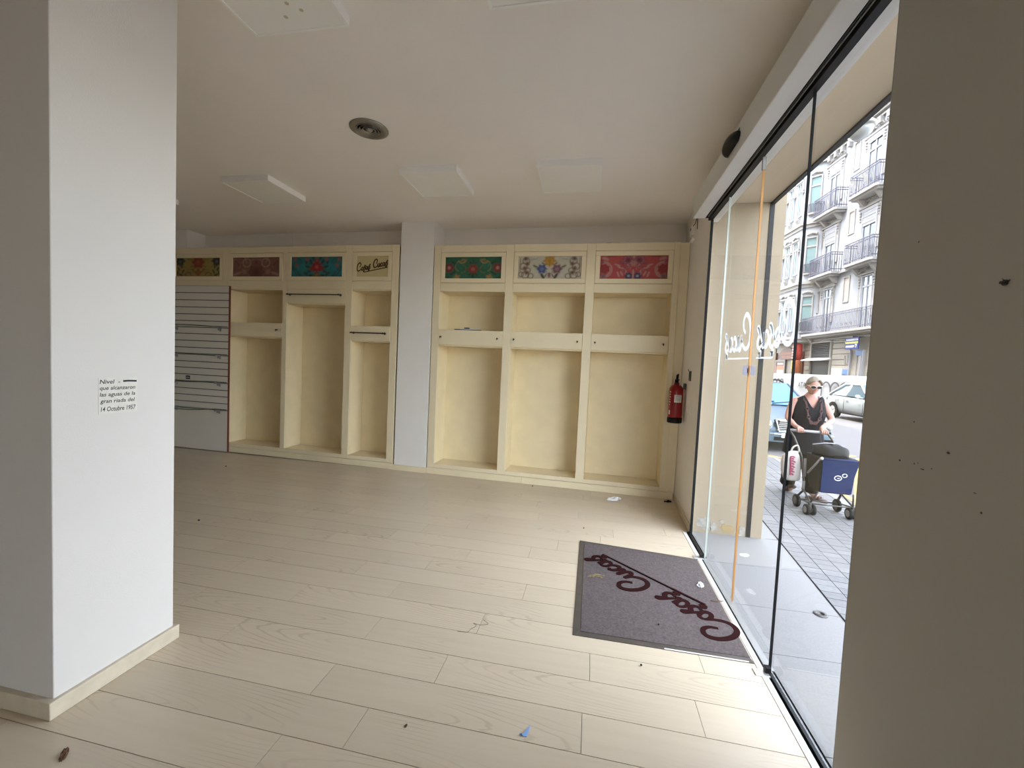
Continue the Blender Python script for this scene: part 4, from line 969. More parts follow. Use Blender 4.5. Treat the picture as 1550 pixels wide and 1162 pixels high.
# ground floor
B(-9, 16, 0, .06, -0.04, 4.0).build('ground_floor_wall', M['stone'], ap)
blk = None
for (x0, x1) in ((1.72,3.30),(5.6,6.25),(-.5,.3),(10.2,11.2)):
    z = 1.1
    while z < 3.95:
        h_ = min(.325, 3.98-z); B(x0+.012, x1-.012, .06, .13, z+.012, z+h_-.012).build('stone_block', M['stone'], ap, bevel=0.015); z += .335
sf = MB(); B(3.40, 5.52, .06, .12, 0, 3.95)
so = MB().box(3.38,3.46,.06,.2,0,3.98).box(5.46,5.54,.06,.2,0,3.98).box(3.46,5.46,.06,.2,3.88,3.98).build('shop_door', M['stone'], ap)
k = MB()
for i in range(8): k.prism([(.08,2.95+i*.116),(.13,2.955+i*.116),(.16,3.0+i*.116),(.10,3.06+i*.116)], 3.47, 5.45, 'x')
k.build('roller_shutter', M['shopshutter'], so)
k = MB().box(3.47,5.45,.062,.07,0,2.75)
for i in range(26): k.box(3.47+i*.078, 3.485+i*.078, .08, .095, 0, 2.72)
for i in range(34): k.box(3.47, 5.45, .08, .098, i*.08, i*.08+.014)
k.build('security_mesh', M['mesh'], so)
MB().prism([(.13,2.90),(.16,2.92),(.62,2.78),(.62,2.72),(.13,2.80)], 3.35, 5.75, 'x').build('awning', M['awning'], so)
B(.55, 1.62, .06, .10, 0, 3.3).build('door_leaf', M['stone'], ap)
k = MB().box(1.10,1.125,.10,.12,0,3.0).box(.52,.60,.06,.2,0,3.3).box(1.58,1.66,.06,.2,0,3.3).build('door_frame', M['shutter'], ap)
B(.53, 1.20, .10, .16, 2.98, 3.28).build('blue_panel', M['signblue2'], ap)
B(1.72, 2.2, .13, .15, 1.9, 2.2).build('blue_notice', M['signblue2'], ap); B(2.25, 3.2, .13, .15, 1.5, 2.25).build('white_notice', M['label'], ap)
MB().tube([(2.0,.2,2.5),(2.0,.2,2.95),(1.85,.3,2.98)], .03, 6).tube([(1.75,.2,2.55),(1.75,.2,3.05)], .05, 6).build('wall_pipe', M['moulding'], ap)
MB().tube(cr([(x, .2, 4.0+.05*math.sin(x*2.3)) for x in np.linspace(-1, 6.2, 22)], 3), .022, 5).tube(cr([(x, .22, 3.9+.07*math.sin(x*1.7+1)) for x in np.linspace(-1, 6.2, 18)], 3), .018, 5).build('cables', M['steel'], ap)
MB().tube([(.55,.3,0),(.55,.3,2.95)], .045, 8).build('downpipe', M['shutter'], ap)
MB().box(10.0,10.12,.06,.2,0,3.4).box(6.3,6.38,.06,.2,0,3.4).prism([(8.6+1.2*math.cos(t*PI/12), 3.0+.75*math.sin(t*PI/12)) for t in range(13)], .06, .12, 'y').build('shop_arch', M['signbrown'], ap)

# hanging blue sign, red column banner, shop boards: separate things fixed to the front
def fpt(x, y, z): return (14.79+math.cos(FS)*x-math.sin(FS)*y, 25.77+math.sin(FS)*x+math.cos(FS)*y, z)
bs = thing('blue_sign', 'blue hanging sign with a yellow stripe and pale lettering high on the building', 'sign', fpt(1.08, .42, 3.66), FS)
B(-.54, .54, 0, .05, -.33, .33).build('board', M['signblue'], bs); B(-.52, .52, .0505, .056, -.02, .09).build('yellow_stripe', M['signyellow'], bs)
def fsg(a, b, h): return (-a, .051+h, b)
k = MB(); rnd = random.Random(12)
x = -.48
while x < .46:
    w_ = rnd.uniform(.05,.085); k.strip([(x,.14),(x+w_*.4,.26),(x+w_,.15)], .022, fsg, .004); x += w_+.035
k.build('lettering', M['label'], bs)
k = MB(); x = -.46
while x < .22:
    w_ = rnd.uniform(.06,.10); k.strip([(x,-.24),(x+.01,-.12),(x+w_,-.13),(x+w_,-.23)], .024, fsg, .004); x += w_+.04
k.strip(cr([(.30,-.10),(.37,-.06),(.42,-.11),(.37,-.17),(.37,-.25)],4), .03, fsg, .004); k.build('lettering', M['label'], bs)
MB().box(-.06,.06,-.40,.06,.335,.40).build('bracket', M['steel'], bs)
rb = thing('red_column_banner', 'upright red and yellow shop banner projecting from the building', 'banner', fpt(6.55, .45, 1.9), FS)
MB().lathe([(.27,0),(.29,.02),(.29,.85),(.29,.87)], n=18).build('printed_lower', M['orange'], rb, True)
MB().lathe([(.29,.871),(.29,1.98),(.26,2.02),(.02,2.04)], n=18).build('red_upper', M['signred'], rb, True)
k = MB()
for i in range(5): k.box(-.10+.01*i, .06, .285, .30, 1.0+i*.19, 1.07+i*.19)
k.build('lettering', M['label'], rb)
for i in range(4): MB().sphere((-.05+.05*(i % 2), .27, .12+i*.2), .10, .05, .10, 8, 6).build('printed_fruit', M['signyellow'], rb)
sb_ = thing('shop_board', 'brown-red shop fascia board with faint lettering left of the red banner', 'sign', fpt(8.1, .13, 3.2), FS)
B(-1.15, 1.15, 0, .08, -.32, .32).build('board', M['signbrown'], sb_)
k = MB()
for i in range(11): k.box(-1.0+i*.19, -1.0+i*.19+.12, .081, .088, .04, .2)
for i in range(10): k.box(-.95+i*.19, -.95+i*.19+.11, .081, .088, -.22, -.06)
k.build('lettering', M['orange'], sb_)
pf = thing('poster_case', 'orange-red poster in a pale frame at the foot of the shop front', 'poster', fpt(9.3, .14, 2.35), FS)
MB().box(-.68,.68,0,.06,-.75,-.66).box(-.68,.68,0,.06,.40,.5).box(-.68,-.58,0,.06,-.66,.40).box(.58,.68,0,.06,-.66,.40).build('frame', M['moulding'], pf)
B(-.58,.58,0,.03,-.66,.05).build('poster', M['orange'], pf); B(-.58,.58,0,.03,.06,.40).build('heading', M['signbrown'], pf)
k = MB()
for i in range(4): k.box(-.45+i*.24,-.3+i*.24,.031,.036,-.5,-.25)
k.box(-.4,.4,.031,.036,.16,.26); k.build('lettering', M['label'], pf)
# white hoarding
hb_ = thing('hoarding_banner', 'long white banner hoarding with a scalloped drawing behind the parked cars', 'banner', fpt(0, 2.3, 0), FS)
xs_ = np.linspace(-6, 14, 41); V = []; 
for zz in np.linspace(0.0, 1.80, 7):
    for x in xs_: V.append((x, .05*math.sin(x*2.1+zz*2)+.03*math.sin(x*5.3-zz*4), zz))
F = [(j*41+i, j*41+i+1, (j+1)*41+i+1, (j+1)*41+i) for j in range(6) for i in range(40)]
o = MB().add(V, F).build('sheet', M['banner'], hb_, True); m_ = o.modifiers.new('solid', 'SOLIDIFY'); m_.thickness = .01
for x in np.arange(-6, 14.1, 2.0): MB().tube([(x,-.12,0),(x,-.12,1.84)], .03, 6).build('post', M['alu_grey'], hb_)
def fb(a, b, h): return (-a, .10+h, b)
def arches(x0, n, w_, z0, h_):
    k = MB()
    for i in range(n):
        c = x0+i*w_+w_/2; k.strip([(c+w_/2*math.cos(PI-PI*t/10), z0+h_*math.sin(PI*t/10)) for t in range(11)], .085, fb, .01)
        k.strip([(c+w_/2, z0), (c+w_/2, z0-.35)], .07, fb, .01)
    k.strip([(x0, z0), (x0, z0-.35)], .07, fb, .01)
    return k.build('scallop_drawing', M['bannerink'], hb_)
arches(-0.1, 3, .75, 1.0, .42); arches(-5.4, 3, .43, 1.12, .32)
text_mb('ATA', .80, .34, lambda a, b, h: (2.45-a, .105+h, 1.0+b), .0, .1, 0.01).build('lettering', M['bannerink'], hb_)

# ================================================================== CARS
def wheel(mb_t, mb_h, c, r, w_, n=20):
    mb_t.lathe([(r*.55,-w_/2),(r*.93,-w_/2),(r,-w_/2+.03),(r,w_/2-.03),(r*.93,w_/2),(r*.55,w_/2)], c, n, 'x')
def car(name, label, loc, rz, paint_, glass_, wagon=False, L=4.5, W=1.78, H=1.45):
    """nose towards -y; x across; origin on the road under the middle of the nose"""
    c = thing(name, label, 'car', loc, rz); hw = W/2
    st_ = [(0.0,.30,.52,.60,.62),(0.10,.22,.62,.78,.80),(.45,.20,.74,.93,.97),(1.05,.20,.86,1.0,1.0),(1.45,.20,.93,1.0,1.0),(2.4,.20,.95,1.0,1.0),(L-.8,.20,.97,1.0,.98),(L-.2,.24,.96,.93,.93),(L,.34,.80,.82,.82)]
    rings = []
    for y, zb, zt, kw, kb in st_:
        w_ = hw*kw; wb = hw*kb
        half = [(0,zb),(wb*.80,zb),(wb*.97,zb+.10),(w_,(zb+zt)*.5),(w_*.985,zt-.10),(w_*.90,zt-.015),(w_*.55,zt+.03),(0,zt+.045)]
        rings.append([(a,y,b) for a,b in half]+[(-a,y,b) for a,b in half[-2:0:-1]])
    body = MB().rings(rings).build('body', M[paint_], c, True)
    sub = body.modifiers.new('s', 'SUBSURF'); sub.levels = 1; sub.render_levels = 1
    # greenhouse
    y0, y1, y2, y3 = 1.28, 2.02, (L-1.15 if not wagon else L-.75), L-.30
    def R4(y, w_, z): return (w_, y, z), (-w_, y, z)
    bA, bB = R4(y0, hw*.86, .96); rA, rB = R4(y1, hw*.66, H-.03); sA, sB = R4(y2, hw*.66, H-.03); eA, eB = R4(y3, hw*.82, .99)
    roof = MB()
    n = 6; rr_ = []
    for i in range(n+1):
        t = i/n; y = y1+(y2-y1)*t; rr_.append([(hw*.68*math.cos(a), y, H-.055+.06*math.sin(a)*(1+.2*math.sin(PI*t))) for a in np.linspace(0, PI, 9)]+[(-hw*.66, y, H-.08), (hw*.66, y, H-.08)])
    roof.rings(rr_)
    for s in (1, -1):
        roof.tube([(s*hw*.88,y0-.02,.94),(s*hw*.68,y1,H-.05)], .035, 6).tube([(s*hw*.68,y2,H-.05),(s*hw*.84,y3+.02,.96)], .06, 6)
        roof.tube([(s*hw*.885,(y1+y2)/2+.05,.95),(s*hw*.69,(y1+y2)/2+.05,H-.05)], .035, 6)
        roof.tube([(s*hw*.69,y1,H-.055),(s*hw*.69,y2,H-.055)], .03, 6)
    roof.build('roof', M[paint_], c, True)
    def pane(name_, q, m_): 
        n_ = (Vector(q[1])-Vector(q[0])).cross(Vector(q[2])-Vector(q[0])).normalized()*.006
        MB().add([tuple(Vector(p)) for p in q]+[tuple(Vector(p)+n_) for p in q], [(0,1,2,3),(7,6,5,4),(0,4,5,1),(1,5,6,2),(2,6,7,3),(3,7,4,0)]).build(name_, M[m_], c)
    pane('windscreen', [bA, bB, rB, rA], glass_); pane('rear_window', [sA, sB, eB, eA], 'carglass')
    ym = (y1+y2)/2+.05
    for s in (1, -1):
        pane('side_window', [(s*hw*.87,y0+.12,.965),(s*hw*.685,y1+.02,H-.07),(s*hw*.69,ym-.03,H-.07),(s*hw*.885,ym-.03,.965)], 'carglass')
        pane('side_window', [(s*hw*.885,ym+.04,.965),(s*hw*.69,ym+.04,H-.07),(s*hw*.69,y2-.02,H-.07),(s*hw*.84,y3-.12,.975)], 'carglass')
        MB().sphere((s*(hw+.10), 1.52, 1.00), .10, .06, .075, 10, 7).tube([(s*hw*.9,1.5,.95),(s*(hw+.08),1.52,.98)], .02, 6).build('mirror', M[paint_], c, True)
        for yy in (.82, L-.86):
            MB().lathe([(.33,-.012),(.36,-.012),(.36,.012),(.33,.012)], (s*(hw+.004), yy, .32), 24, 'x').build('wheel_arch', M['rubber'], c)
            t = MB(); wheel(t, None, (s*(hw-.09), yy, .31), .31, .20)
            w_ = t.build('wheel', M['rubber'], c, True)
            h_ = MB().lathe([(.20,-.01),(.21,.0),(.19,.012)], (s*(hw+.008), yy, .31), 20, 'x')
            for k in range(5):
                a = 2*PI*k/5; h_.tube([(s*(hw+.014), yy, .31), (s*(hw+.014), yy+.19*math.cos(a), .31+.19*math.sin(a))], .025, 5)
            h_.build('rim', M['alu'], w_)
        for yy in (1.34, ym, L-1.0): B(s*hw*1.002-.004, s*hw*1.002+.004, yy-.006, yy+.006, .32, .90).build('door_gap', M['rubber'], c)
        for yy in (ym-.22, L-1.15): B(s*(hw+.004)-.014, s*(hw+.004)+.014, yy-.10, yy+.10, .78, .81).build('door_handle', M[paint_], c)
        B(s*hw*1.0-.01, s*hw*1.0+.012, 1.2, L-1.3, .24, .29).build('side_sill', M['rubber'], c)
    return c
mc = car('parked_car', 'silver blue estate car with round twin headlamps parked nose towards the shop', (4.35, 10.0, -0.035), 0.0, 'carblue', 'carglassb', True, 4.7, 1.90, 1.50)
g = MB()
g.prism([(-.36,.70),(.36,.70),(.30,.46),(-.30,.46)], -.02, .12, 'y').build('grille_backing', M['rubber'], mc)
g = MB()
for i in range(6): g.box(-.34+i*.008, .34-i*.008, -.04, -.015, .485+i*.038, .50+i*.038)
g.tube([(-.37,-.02,.71),(.37,-.02,.71),(.30,-.03,.455),(-.30,-.03,.455),(-.37,-.02,.71)], .018, 6).build('grille', M['chrome'], mc)
for s in (1, -1):
    for (x, rx, rz_) in ((.52,.115,.125),(.72,.085,.10)):
        h_ = MB().sphere((s*x, .05+.09*(x > .6), .58), rx, .10, rz_, 16, 10).build('headlamp', M['headlamp'], mc, True)
        MB().sphere((s*x, -.02+.09*(x > .6), .58), rx*.55, .06, rz_*.55, 12, 8).build('lamp_bowl', M['chrome'], h_, True)
    MB().box(s*.62-.16, s*.62+.16, -.03, .06, .26, .34).build('lower_intake', M['rubber'], mc)
MB().rings([[(-.86,.16,z),(-.70,.0,z),(-.4,-.05,z),(.4,-.05,z),(.70,.0,z),(.86,.16,z),(.80,.3,z),(-.80,.3,z)] for z in (.22,.44)]).build('bumper', M['carblue'], mc, bevel=.02)
MB().box(-.40,.40,-.062,-.045,.26,.34).build('lower_intake', M['rubber'], mc); MB().tube([(-.84,.12,.40),(-.4,-.06,.40),(.4,-.06,.40),(.84,.12,.40)], .012, 6).build('bumper_strip', M['chrome'], mc)
B(-.26,.26,-.075,-.062,.33,.43).build('number_plate', M['label'], mc)
for s in (1, -1): MB().tube([(s*.56,2.1,1.50),(s*.56,2.3,1.55),(s*.56,3.9,1.55),(s*.56,4.05,1.50)], .018, 6).build('roof_rail', M['rubber'], mc)
MB().tube([(-.55,1.30,.985),(.1,1.36,1.03)], .012, 5).tube([(.05,1.30,.985),(.6,1.42,1.05)], .012, 5).build('wiper', M['rubber'], mc)
wc = car('white_car', 'white hatchback standing side-on in the road before the banner', (11.1, 16.85, -0.035), 0.0, 'carwhite', 'carglass', False, 4.2, 1.76, 1.50)
MB().box(-.5,.5,4.19,4.215,.55,.67).build('number_plate', M['label'], wc)
for s in (1, -1): MB().sphere((s*.70, 4.05, .82), .10, .12, .13, 10, 8).build('tail_lamp', M['headlamp'], wc, True); MB().sphere((s*.62, .16, .62), .16, .14, .09, 12, 8).build('headlamp', M['headlamp'], wc, True)
# street lantern on an arm from our own front
la = thing('street_lamp', 'street lamp with a pale glass bowl on an arm just under the lintel edge', 'street lamp', (5.0, 9.72, 6.62))
MB().tube([(-3.2,.25,.55),(-1.6,.12,.35),(0,0,.10)], .03, 8).build('arm', M['alu_grey'], la)
MB().rings([[(r_*math.cos(2*PI*k/16)*1.0, r_*1.6*math.sin(2*PI*k/16), z) for k in range(16)] for r_, z in ((.02,.14),(.16,.10),(.22,.02),(.20,-.02))]).build('hood', M['alu_grey'], la, True)
MB().rings([[(r_*math.cos(2*PI*k/16), r_*1.5*math.sin(2*PI*k/16), z) for k in range(16)] for r_, z in ((.19,-.021),(.17,-.10),(.10,-.16),(.01,-.18))]).build('bowl', M['headlamp'], la, True)
MB().box(-3.25,-3.2,.1,.4,.3,.8).build('wall_plate', M['alu_grey'], la)

# ================================================================== WOMAN WITH TROLLEY
def skin_mesh(name, V, Ed, R, mat_, parent, sub=2, root=0):
    me = bpy.data.meshes.new('k'); me.from_pydata(V, Ed, [])
    o = bpy.data.objects.new('k', me); COL.objects.link(o)
    o.modifiers.new('skin', 'SKIN'); sv = me.skin_vertices[0].data
    for i, r in enumerate(R): sv[i].radius = (r, r) if not isinstance(r, tuple) else r
    for i in range(len(V)): sv[i].use_root = (i == root)
    s = o.modifiers.new('sub', 'SUBSURF'); s.levels = sub; s.render_levels = sub
    dg = bpy.context.evaluated_depsgraph_get(); dg.update()
    nm = bpy.data.meshes.new_from_object(o.evaluated_get(dg)); bpy.data.objects.remove(o); bpy.data.meshes.remove(me)
    nm.name = name; nm.materials.clear(); nm.materials.append(mat_)
    for p in nm.polygons: p.use_smooth = True
    ob = bpy.data.objects.new(name, nm); COL.objects.link(ob); ob.parent = parent
    return ob
PX, PY = 2.84, 6.20
wm = thing('person', 'woman in a dark sleeveless top and pale-framed sunglasses pushing a shopping trolley', 'person', (PX, PY, 0), 0.0)
# local frame: she faces -y; HL is the handlebar line of the trolley
HLz = .945; HLa = Vector((2.50-PX, 5.86-PY, HLz)); HLb = Vector((2.90-PX, 5.80-PY, HLz))
hL = HLa.lerp(HLb, .27); hR = HLa.lerp(HLb, .90)
V = []; Ed = []; R = []
def vx(p, r, par=None):
    V.append(tuple(p)); R.append(r)
    if par is not None: Ed.append((par, len(V)-1))
    return len(V)-1
pel = vx((0,.03,.88), (.16,.12)); sp = vx((0,.015,1.02), (.145,.11), pel); ch = vx((.0,-.01,1.18), (.155,.115), sp); ut = vx((0,-.02,1.29), (.12,.085), ch)
nk = vx((0,-.055,1.385), .056, ut); nk2 = vx((0,-.085,1.435), .055, nk)
for s, hd_ in ((-1, hL), (1, hR)):
    sh = vx((s*.165,-.02,1.315), .062, ut); ar = vx((s*.205,-.025,1.23), .052, sh)
    el = vx((s*.255+(.02 if s > 0 else 0),-.06,1.07), .041, ar)
    wr = vx((hd_.x+s*.012, hd_.y+.075, HLz+.045), .027, el)
    pm = vx((hd_.x, hd_.y+.02, HLz+.036), (.030,.020), wr)
    for k in range(4):      # fingers over the bar
        ox = (-.030+.020*k)*s*-1
        a = vx((hd_.x+ox, hd_.y-.022, HLz+.032), .0095, pm); b = vx((hd_.x+ox, hd_.y-.040, HLz+.004), .009, a); vx((hd_.x+ox*.95, hd_.y-.022, HLz-.022), .008, b)
    a = vx((hd_.x-s*.034, hd_.y+.018, HLz+.010), .0105, pm); vx((hd_.x-s*.036, hd_.y-.004, HLz-.020), .009, a)
for s, kn, an, to in ((-1, (-.10,.02,.48), (-.03,.33,.13), (-.02,.21,.035)), (1, (.10,-.08,.50), (.095,-.015,.10), (.185,-.10,.030))):
    hp = vx((s*.09,.03,.82), .085, pel); k_ = vx(kn, .058, hp); a_ = vx(an, .036, k_); vx(to, .030, a_)
body = skin_mesh('body', V, Ed, R, M['skin'], wm, 2, 0)
# head (joined into the neck): shaped ellipsoid with brow, nose, mouth, chin, ears
HC = Vector((-.005,-.115,1.515)); tilt = Matrix.Rotation(math.radians(14), 3, 'X') @ Matrix.Rotation(math.radians(-6), 3, 'Z')
def head_pt(u, v):      # u azimuth from the face (-y), v latitude
    x = .074*math.cos(v)*math.sin(u); y = -.094*math.cos(v)*math.cos(u); z = .115*math.sin(v)
    fr = max(0, math.cos(u))**2*math.cos(v)
    if z < 0: x *= 1-.30*(-z/.115)**1.5; y *= 1-.10*(-z/.115)
    y -= fr*.004
    nz_ = math.exp(-((u/.13)**2))*math.exp(-(((z+.022)/.020)**2)); y -= .022*nz_
    br = math.exp(-((u/.30)**2))*math.exp(-(((z+.004)/.018)**2)); y -= .009*math.exp(-((u/.12)**2))*math.exp(-(((z-.002)/.020)**2))
    ey = (math.exp(-(((abs(u)-.42)/.17)**2)))*math.exp(-(((z-.010)/.014)**2)); y += .008*ey
    mo = math.exp(-((u/.26)**2))*math.exp(-(((z+.062)/.008)**2)); y -= .006*mo
    cn = math.exp(-((u/.30)**2))*math.exp(-(((z+.098)/.014)**2)); y -= .010*cn
    return HC + tilt @ Vector((x, y, z))
rr_ = [[tuple(head_pt(2*PI*k/40-PI, -PI/2+PI*j/30+ (1e-3 if j == 0 else (-1e-3 if j == 30 else 0)))) for k in range(40)] for j in range(31)]
hm = MB().rings(rr_).mesh('head_tmp', M['skin'], True)
bm = bmesh.new(); bm.from_mesh(body.data); bm.from_mesh(hm)
for s in (1, -1):   # ears
    e = MB().sphere(tuple(HC+tilt @ Vector((s*.074,.012,-.005))), .012, .022, .032, 10, 8).mesh('e', M['skin'], True); bm.from_mesh(e)
bm.to_mesh(body.data); bm.free()
for p in body.data.polygons: p.use_smooth = True
def hv(x, y, z): return tuple(HC+tilt @ Vector((x, y, z)))
# hair: cap swept back, parted, with a tail behind
rr_ = []
for j in range(15):
    v = -.55+(PI/2+.549)*j/14; row = []
    for k in range(36):
        u = 2*PI*k/36-PI; fr = max(0.0, math.cos(u)); lim = .70*fr**1.3
        vv = max(v, lim if fr > .0 else v)
        p = Vector((.084*math.cos(vv)*math.sin(u), -.103*math.cos(vv)*math.cos(u)+.006, .126*math.sin(vv)+.004))
        p *= 1+.012*math.sin(u*14)*math.cos(vv); row.append(tuple(HC+tilt @ p))
    rr_.append(row)
ha = MB().rings(rr_, cap=False); ha.sphere(hv(0,.105,.03), .045, .05, .05, 14, 9)
for s in (1, -1): ha.tube([hv(s*.030,-.085,.098), hv(s*.072,-.045,.055), hv(s*.084,.005,.015), hv(s*.072,.05,-.02)], [.010,.016,.017,.012], 8)
ha.build('hair', M['hair'], wm, True)
# sunglasses
sg = MB()
for s in (1, -1):
    sg.tube([hv(s*.033+.028*math.cos(2*PI*k/16), -.108+.010*abs(math.cos(2*PI*k/16)), .008+.020*math.sin(2*PI*k/16)) for k in range(17)], .0036, 6)
    sg.tube([hv(s*.060,-.097,.016), hv(s*.080,-.05,.014), hv(s*.080,.01,.008)], .0055, 6)
sg.tube([hv(-.006,-.116,.014), hv(.006,-.116,.014)], .005, 6)
sgo = sg.build('sunglasses', M['glassesframe'], wm, True); sgo['label'] = 'pale pink framed sunglasses'
for s in (1, -1): MB().rings([[hv(s*.033+r_*1.45*math.cos(2*PI*k/14), y_, .008+r_*math.sin(2*PI*k/14)) for k in range(14)] for r_, y_ in ((.018,-.104),(.018,-.109))]).build('lens', M['lens'], sgo)
MB().tube([hv(-.024,-.092,-.060), hv(-.010,-.105,-.058), hv(.010,-.105,-.058), hv(.024,-.092,-.060)], [.002,.0055,.0055,.002], 7).build('lips', M['lips'], wm, True)
# sleeveless tunic with a V neck
def torso(z):
    T = [(.60,.235,.185,.02),(.75,.225,.175,.02),(.90,.205,.155,.025),(1.02,.190,.145,.01),(1.12,.200,.155,-.015),(1.20,.196,.150,-.02),(1.28,.180,.118,-.025),(1.33,.170,.098,-.03),(1.38,.148,.084,-.045)]
    for a, b in zip(T[:-1], T[1:]):
        if z <= b[0]:
            t = max(0, (z-a[0])/(b[0]-a[0])); return [a[i]+(b[i]-a[i])*t for i in (1,2,3)]
    return T[-1][1:]
nn = 44; rr_ = []
for j in range(25):
    row = []
    for k in range(nn):
        u = 2*PI*k/nn; fr = math.exp(-(((u+PI/2+PI) % (2*PI)-PI)/.36)**2)   # front of the chest
        sd = abs(math.cos(u))
        rim = 1.378-.155*fr-.02*(1-fr)*(math.sin(u) > .5)-.055*max(0, sd-.80)/.20
        z = .60+(rim-.60)*j/24; rx, ry, yo = torso(z)
        fold = 1+.020*math.sin(u*9+z*4)*max(0, (1.0-z)/.4)
        row.append((rx*fold*math.cos(u), yo+ry*fold*math.sin(u), z))
    rr_.append(row)
tn = MB().rings(rr_, cap=False).build('tunic', M['navy'], wm, True); s_ = tn.modifiers.new('solid', 'SOLIDIFY'); s_.thickness = .006; s_.offset = 1
# wide dark trousers
for s, hp, kn, an in ((-1, (-.095,.03,.84), (-.10,.03,.48), (-.03,.33,.13)), (1, (.095,.03,.84), (.10,-.08,.50), (.095,-.02,.11))):
    path = cr([hp, ((hp[0]+kn[0])/2,(hp[1]+kn[1])/2,(hp[2]+kn[2])/2), kn, ((kn[0]+an[0])/2,(kn[1]+an[1])/2,(kn[2]+an[2])/2), an], 4)
    n_ = len(path); MB().tube(path, [.125-.035*i/(n_-1)+.004*math.sin(i*2) for i in range(n_)], 16).build('trouser_leg', M['blackcloth'], wm, True)
# shoes
for (x, y, z, rx_, yaw) in ((.150,-.060,.0,.0,.75), (-.025,.265,.03,.55,.1)):
    m_ = Matrix.Translation((x, y, z)) @ Matrix.Rotation(yaw, 4, 'Z') @ Matrix.Rotation(-rx_, 4, 'X')
    so_ = [(-.036,.10),(-.040,.02),(-.045,-.07),(-.035,-.125),(.0,-.145),(.035,-.125),(.043,-.07),(.036,.02),(.034,.10),(0,.118)]
    k = MB(); k.rings([[tuple(m_ @ Vector((a*q, b*q, h_))) for a, b in so_] for q, h_ in ((1.0,.001),(1.03,.010),(1.0,.024),(.90,.040))])
    k.tube([tuple(m_ @ Vector(p)) for p in ((-.042,-.05,.02),(-.02,-.05,.062),(.02,-.05,.062),(.042,-.05,.02))], .014, 7)
    k.build('shoe', M['shoe'], wm, True)
# bead necklace: long loop of rings
nkc = cr([(-.085,-.075,1.37),(-.085,-.155,1.26),(-.075,-.185,1.15),(-.045,-.185,1.06),(.0,-.180,1.03),(.05,-.185,1.06),(.075,-.185,1.15),(.085,-.155,1.26),(.085,-.075,1.37)], 5)
ne = MB()
for i, p in enumerate(nkc):
    r_ = .020 if i % 5 == 2 else .009
    ne.tube([(p.x+r_*math.cos(2*PI*k/10), p.y-.006, p.z+r_*math.sin(2*PI*k/10)) for k in range(11)], .0045, 5)
ne.build('necklace', M['bead'], wm, True)

# ---- trolley
TX, TY = 2.82, 5.60
tr = thing('shopping_trolley', 'four-wheeled shopping trolley with a blue fabric basket and grey frame', 'trolley', (TX, TY, 0))
W_ = {'A': (2.60,5.76), 'B': (2.61,5.46), 'C': (3.02,5.70), 'D': (3.045,5.44)}
lo = lambda p, z: (p[0]-TX, p[1]-TY, z)
fr_ = MB()
hA = (2.50-TX, 5.86-TY, HLz); hB = (2.90-TX, 5.80-TY, HLz)
fr_.tube([hA, (2.545-TX,5.82-TY,.86), (2.61-TX,5.73-TY,.62), (2.64-TX,5.72-TY,.36), (2.64-TX,5.71-TY,.22), lo(W_['A'],.13)], .013, 8)
fr_.tube([hB, (2.95-TX,5.77-TY,.86), (3.00-TX,5.70-TY,.62), (3.02-TX,5.68-TY,.36), (3.03-TX,5.66-TY,.22), lo(W_['C'],.13)], .013, 8)
fr_.tube([(2.64-TX,5.71-TY,.24), lo(W_['B'],.15)], .011, 8).tube([(3.03-TX,5.66-TY,.24), lo(W_['D'],.15)], .011, 8)
fr_.tube([lo(W_['A'],.10), lo(W_['C'],.10)], .008, 6).tube([lo(W_['B'],.135), lo(W_['D'],.135)], .008, 6).tube([lo(W_['B'],.14), (2.66-TX,5.40-TY,.30)], .010, 6).tube([lo(W_['D'],.14), (3.02-TX,5.40-TY,.30)], .010, 6)
fr_.tube([lo(W_['A'],.11), lo(W_['B'],.14)], .008, 6).tube([lo(W_['C'],.11), lo(W_['D'],.14)], .008, 6)
fr_.build('frame', M['steel'], tr, True)
MB().tube([hA, hB], .017, 10).build('handlebar', M['shutter'], tr, True)
MB().tube([(2.64-TX,5.715-TY,.62),(2.645-TX,5.712-TY,.40)], .016, 8).tube([(2.64-TX,5.712-TY,.34),(2.64-TX,5.71-TY,.23)], .016, 8).build('frame_sleeve', M['shutter'], tr, True)
MB().tube([(2.655-TX,5.385-TY,.70),(2.625-TX,5.60-TY,.47)], .012, 8).tube([(3.045-TX,5.385-TY,.69),(3.03-TX,5.58-TY,.47)], .012, 8).build('brace', M['shutter'], tr, True)
for key, r_, dbl in (('A',.078,False),('C',.078,False),('B',.062,True),('D',.066,True)):
    x, y = W_[key]
    for dx in ((-.032,.032) if dbl else (0,)):
        w_ = MB().lathe([(r_*.6,-.016),(r_*.92,-.018),(r_,-.010),(r_,.010),(r_*.92,.018),(r_*.6,.016)], (x+dx-TX, y-TY, r_), 20, 'x').build('wheel', M['rubber'], tr, True)
        MB().lathe([(r_*.05,-.019),(r_*.62,-.019),(r_*.62,.019),(r_*.05,.019)], (x+dx-TX, y-TY, r_), 16, 'x').build('hub', M['shutter'] if dbl else M['steel'], w_)
    if dbl: MB().box(x-.012-TX, x+.012-TX, y-.02-TY, y+.02-TY, r_, .15).build('caster_fork', M['steel'], tr)
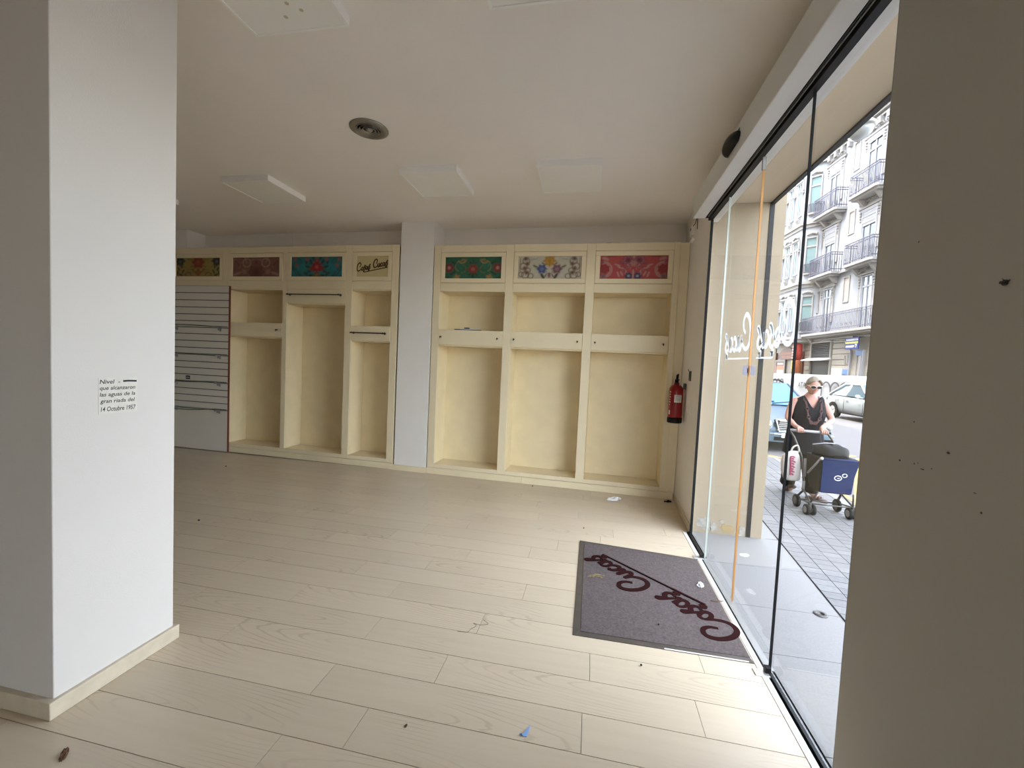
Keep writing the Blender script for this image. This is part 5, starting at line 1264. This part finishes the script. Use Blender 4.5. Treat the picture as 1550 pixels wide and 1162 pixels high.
# basket: flared blue front, darker sides
def bsec(z, x0, x1, y0, y1): return [(x0-TX,y0-TY,z),(x1-TX,y0-TY,z),(x1-TX,y1-TY,z),(x0-TX,y1-TY,z)]
fp_ = MB().rings([bsec(.285,2.70,2.99,5.43,5.44), bsec(.30,2.685,3.005,5.415,5.428), bsec(.50,2.675,3.01,5.39,5.402), bsec(.62,2.67,3.03,5.375,5.388), bsec(.69,2.655,3.055,5.362,5.376)]).build('basket_front', M['basket'], tr)
MB().tube([(2.65-TX,5.368-TY,.695),(3.062-TX,5.368-TY,.688)], .014, 8).build('basket_rim', M['basket'], tr, True)
MB().sphere((2.65-TX,5.368-TY,.695), .018, n=8, m=6).sphere((3.064-TX,5.368-TY,.688), .018, n=8, m=6).build('rim_cap', M['alu'], tr, True)
MB().rings([bsec(.285,2.69,3.0,5.445,5.68), bsec(.45,2.665,3.015,5.43,5.70), bsec(.70,2.645,3.04,5.40,5.72)]).build('basket_body', M['nylon'], tr)
lg = MB(); fL = lambda a, b, h: (2.865-TX+a, 5.389-TY-h-(b-.5)*.11, b)
lg.strip(ell(-.022,.478,.036,.028,-330,20), .008, fL, .002).strip(ell(.042,.514,.024,.021,-150,200), .006, fL, .002).strip([(-.03,.475),(-.005,.478)], .005, fL, .002)
lg.build('ring_emblem', M['label'], tr)
# things in and on the trolley
sk = thing('black_sack', 'full black nylon sack bulging out of the top of the blue trolley basket', 'sack', (TX, TY, .712))
rr_ = []
for j in range(9):
    t = j/8; row = []
    for k in range(24):
        a = 2*PI*k/24; q = math.cos(t*PI/2)**.55; row.append(((.185*q*(1+.05*math.sin(3*a+t*4)))*math.cos(a)+.01, (.150*q*(1+.04*math.sin(5*a)))*math.sin(a)-.05, .003+.125*math.sin(t*PI/2)+.010*math.sin(4*a+j)))
    rr_.append(row)
MB().rings(rr_).build('cloth', M['nylon'], sk, True)
MB().tube([(-.17,-.01,.11),(-.05,-.02,.135),(.05,-.01,.135),(.16,-.03,.10)], .008, 6).build('pale_hem', M['shutter'], sk, True)
bg_ = thing('carrier_bag', 'white plastic carrier bag with magenta print hanging from the trolley side', 'bag', (2.515, 5.745, .33))
rr_ = []
for z, rx_, ry_, ox in ((.0,.055,.035,.02),(.015,.075,.05,.015),(.10,.088,.062,.0),(.22,.086,.060,-.01),(.31,.076,.048,-.01),(.345,.05,.03,.005),(.37,.03,.014,.02)):
    rr_.append([(ox-.012+rx_*1.22*math.cos(2*PI*k/20)*(1+.05*math.sin(3*k)), ry_*math.sin(2*PI*k/20)*(1+.06*math.sin(2.3*k+z*20)), z) for k in range(20)])
MB().rings(rr_).build('bag_body', M['bagwhite'], bg_, True)
MB().tube(cr([(-.03,0,.345),(-.01,0,.41),(.04,0,.44),(.06,0,.38),(.045,0,.35)],4), .010, 6).build('handle', M['bagwhite'], bg_, True)
k = MB(); fbg = lambda a, b, h: (a, -.058-h-.010*math.sin(PI*b/.3), b)
for (z, w_) in ((.30,.05),(.275,.035),(.245,.055),(.215,.04),(.18,.05),(.15,.035),(.12,.05),(.085,.04)): k.strip(cr([(-.052,z),(-.030,z+.010),(-.052+w_,z-.004)],3), .014, fbg, .003)
k.strip([(-.05,.30),(-.045,.08)], .012, fbg, .003); k.build('magenta_print', M['magenta'], bg_)
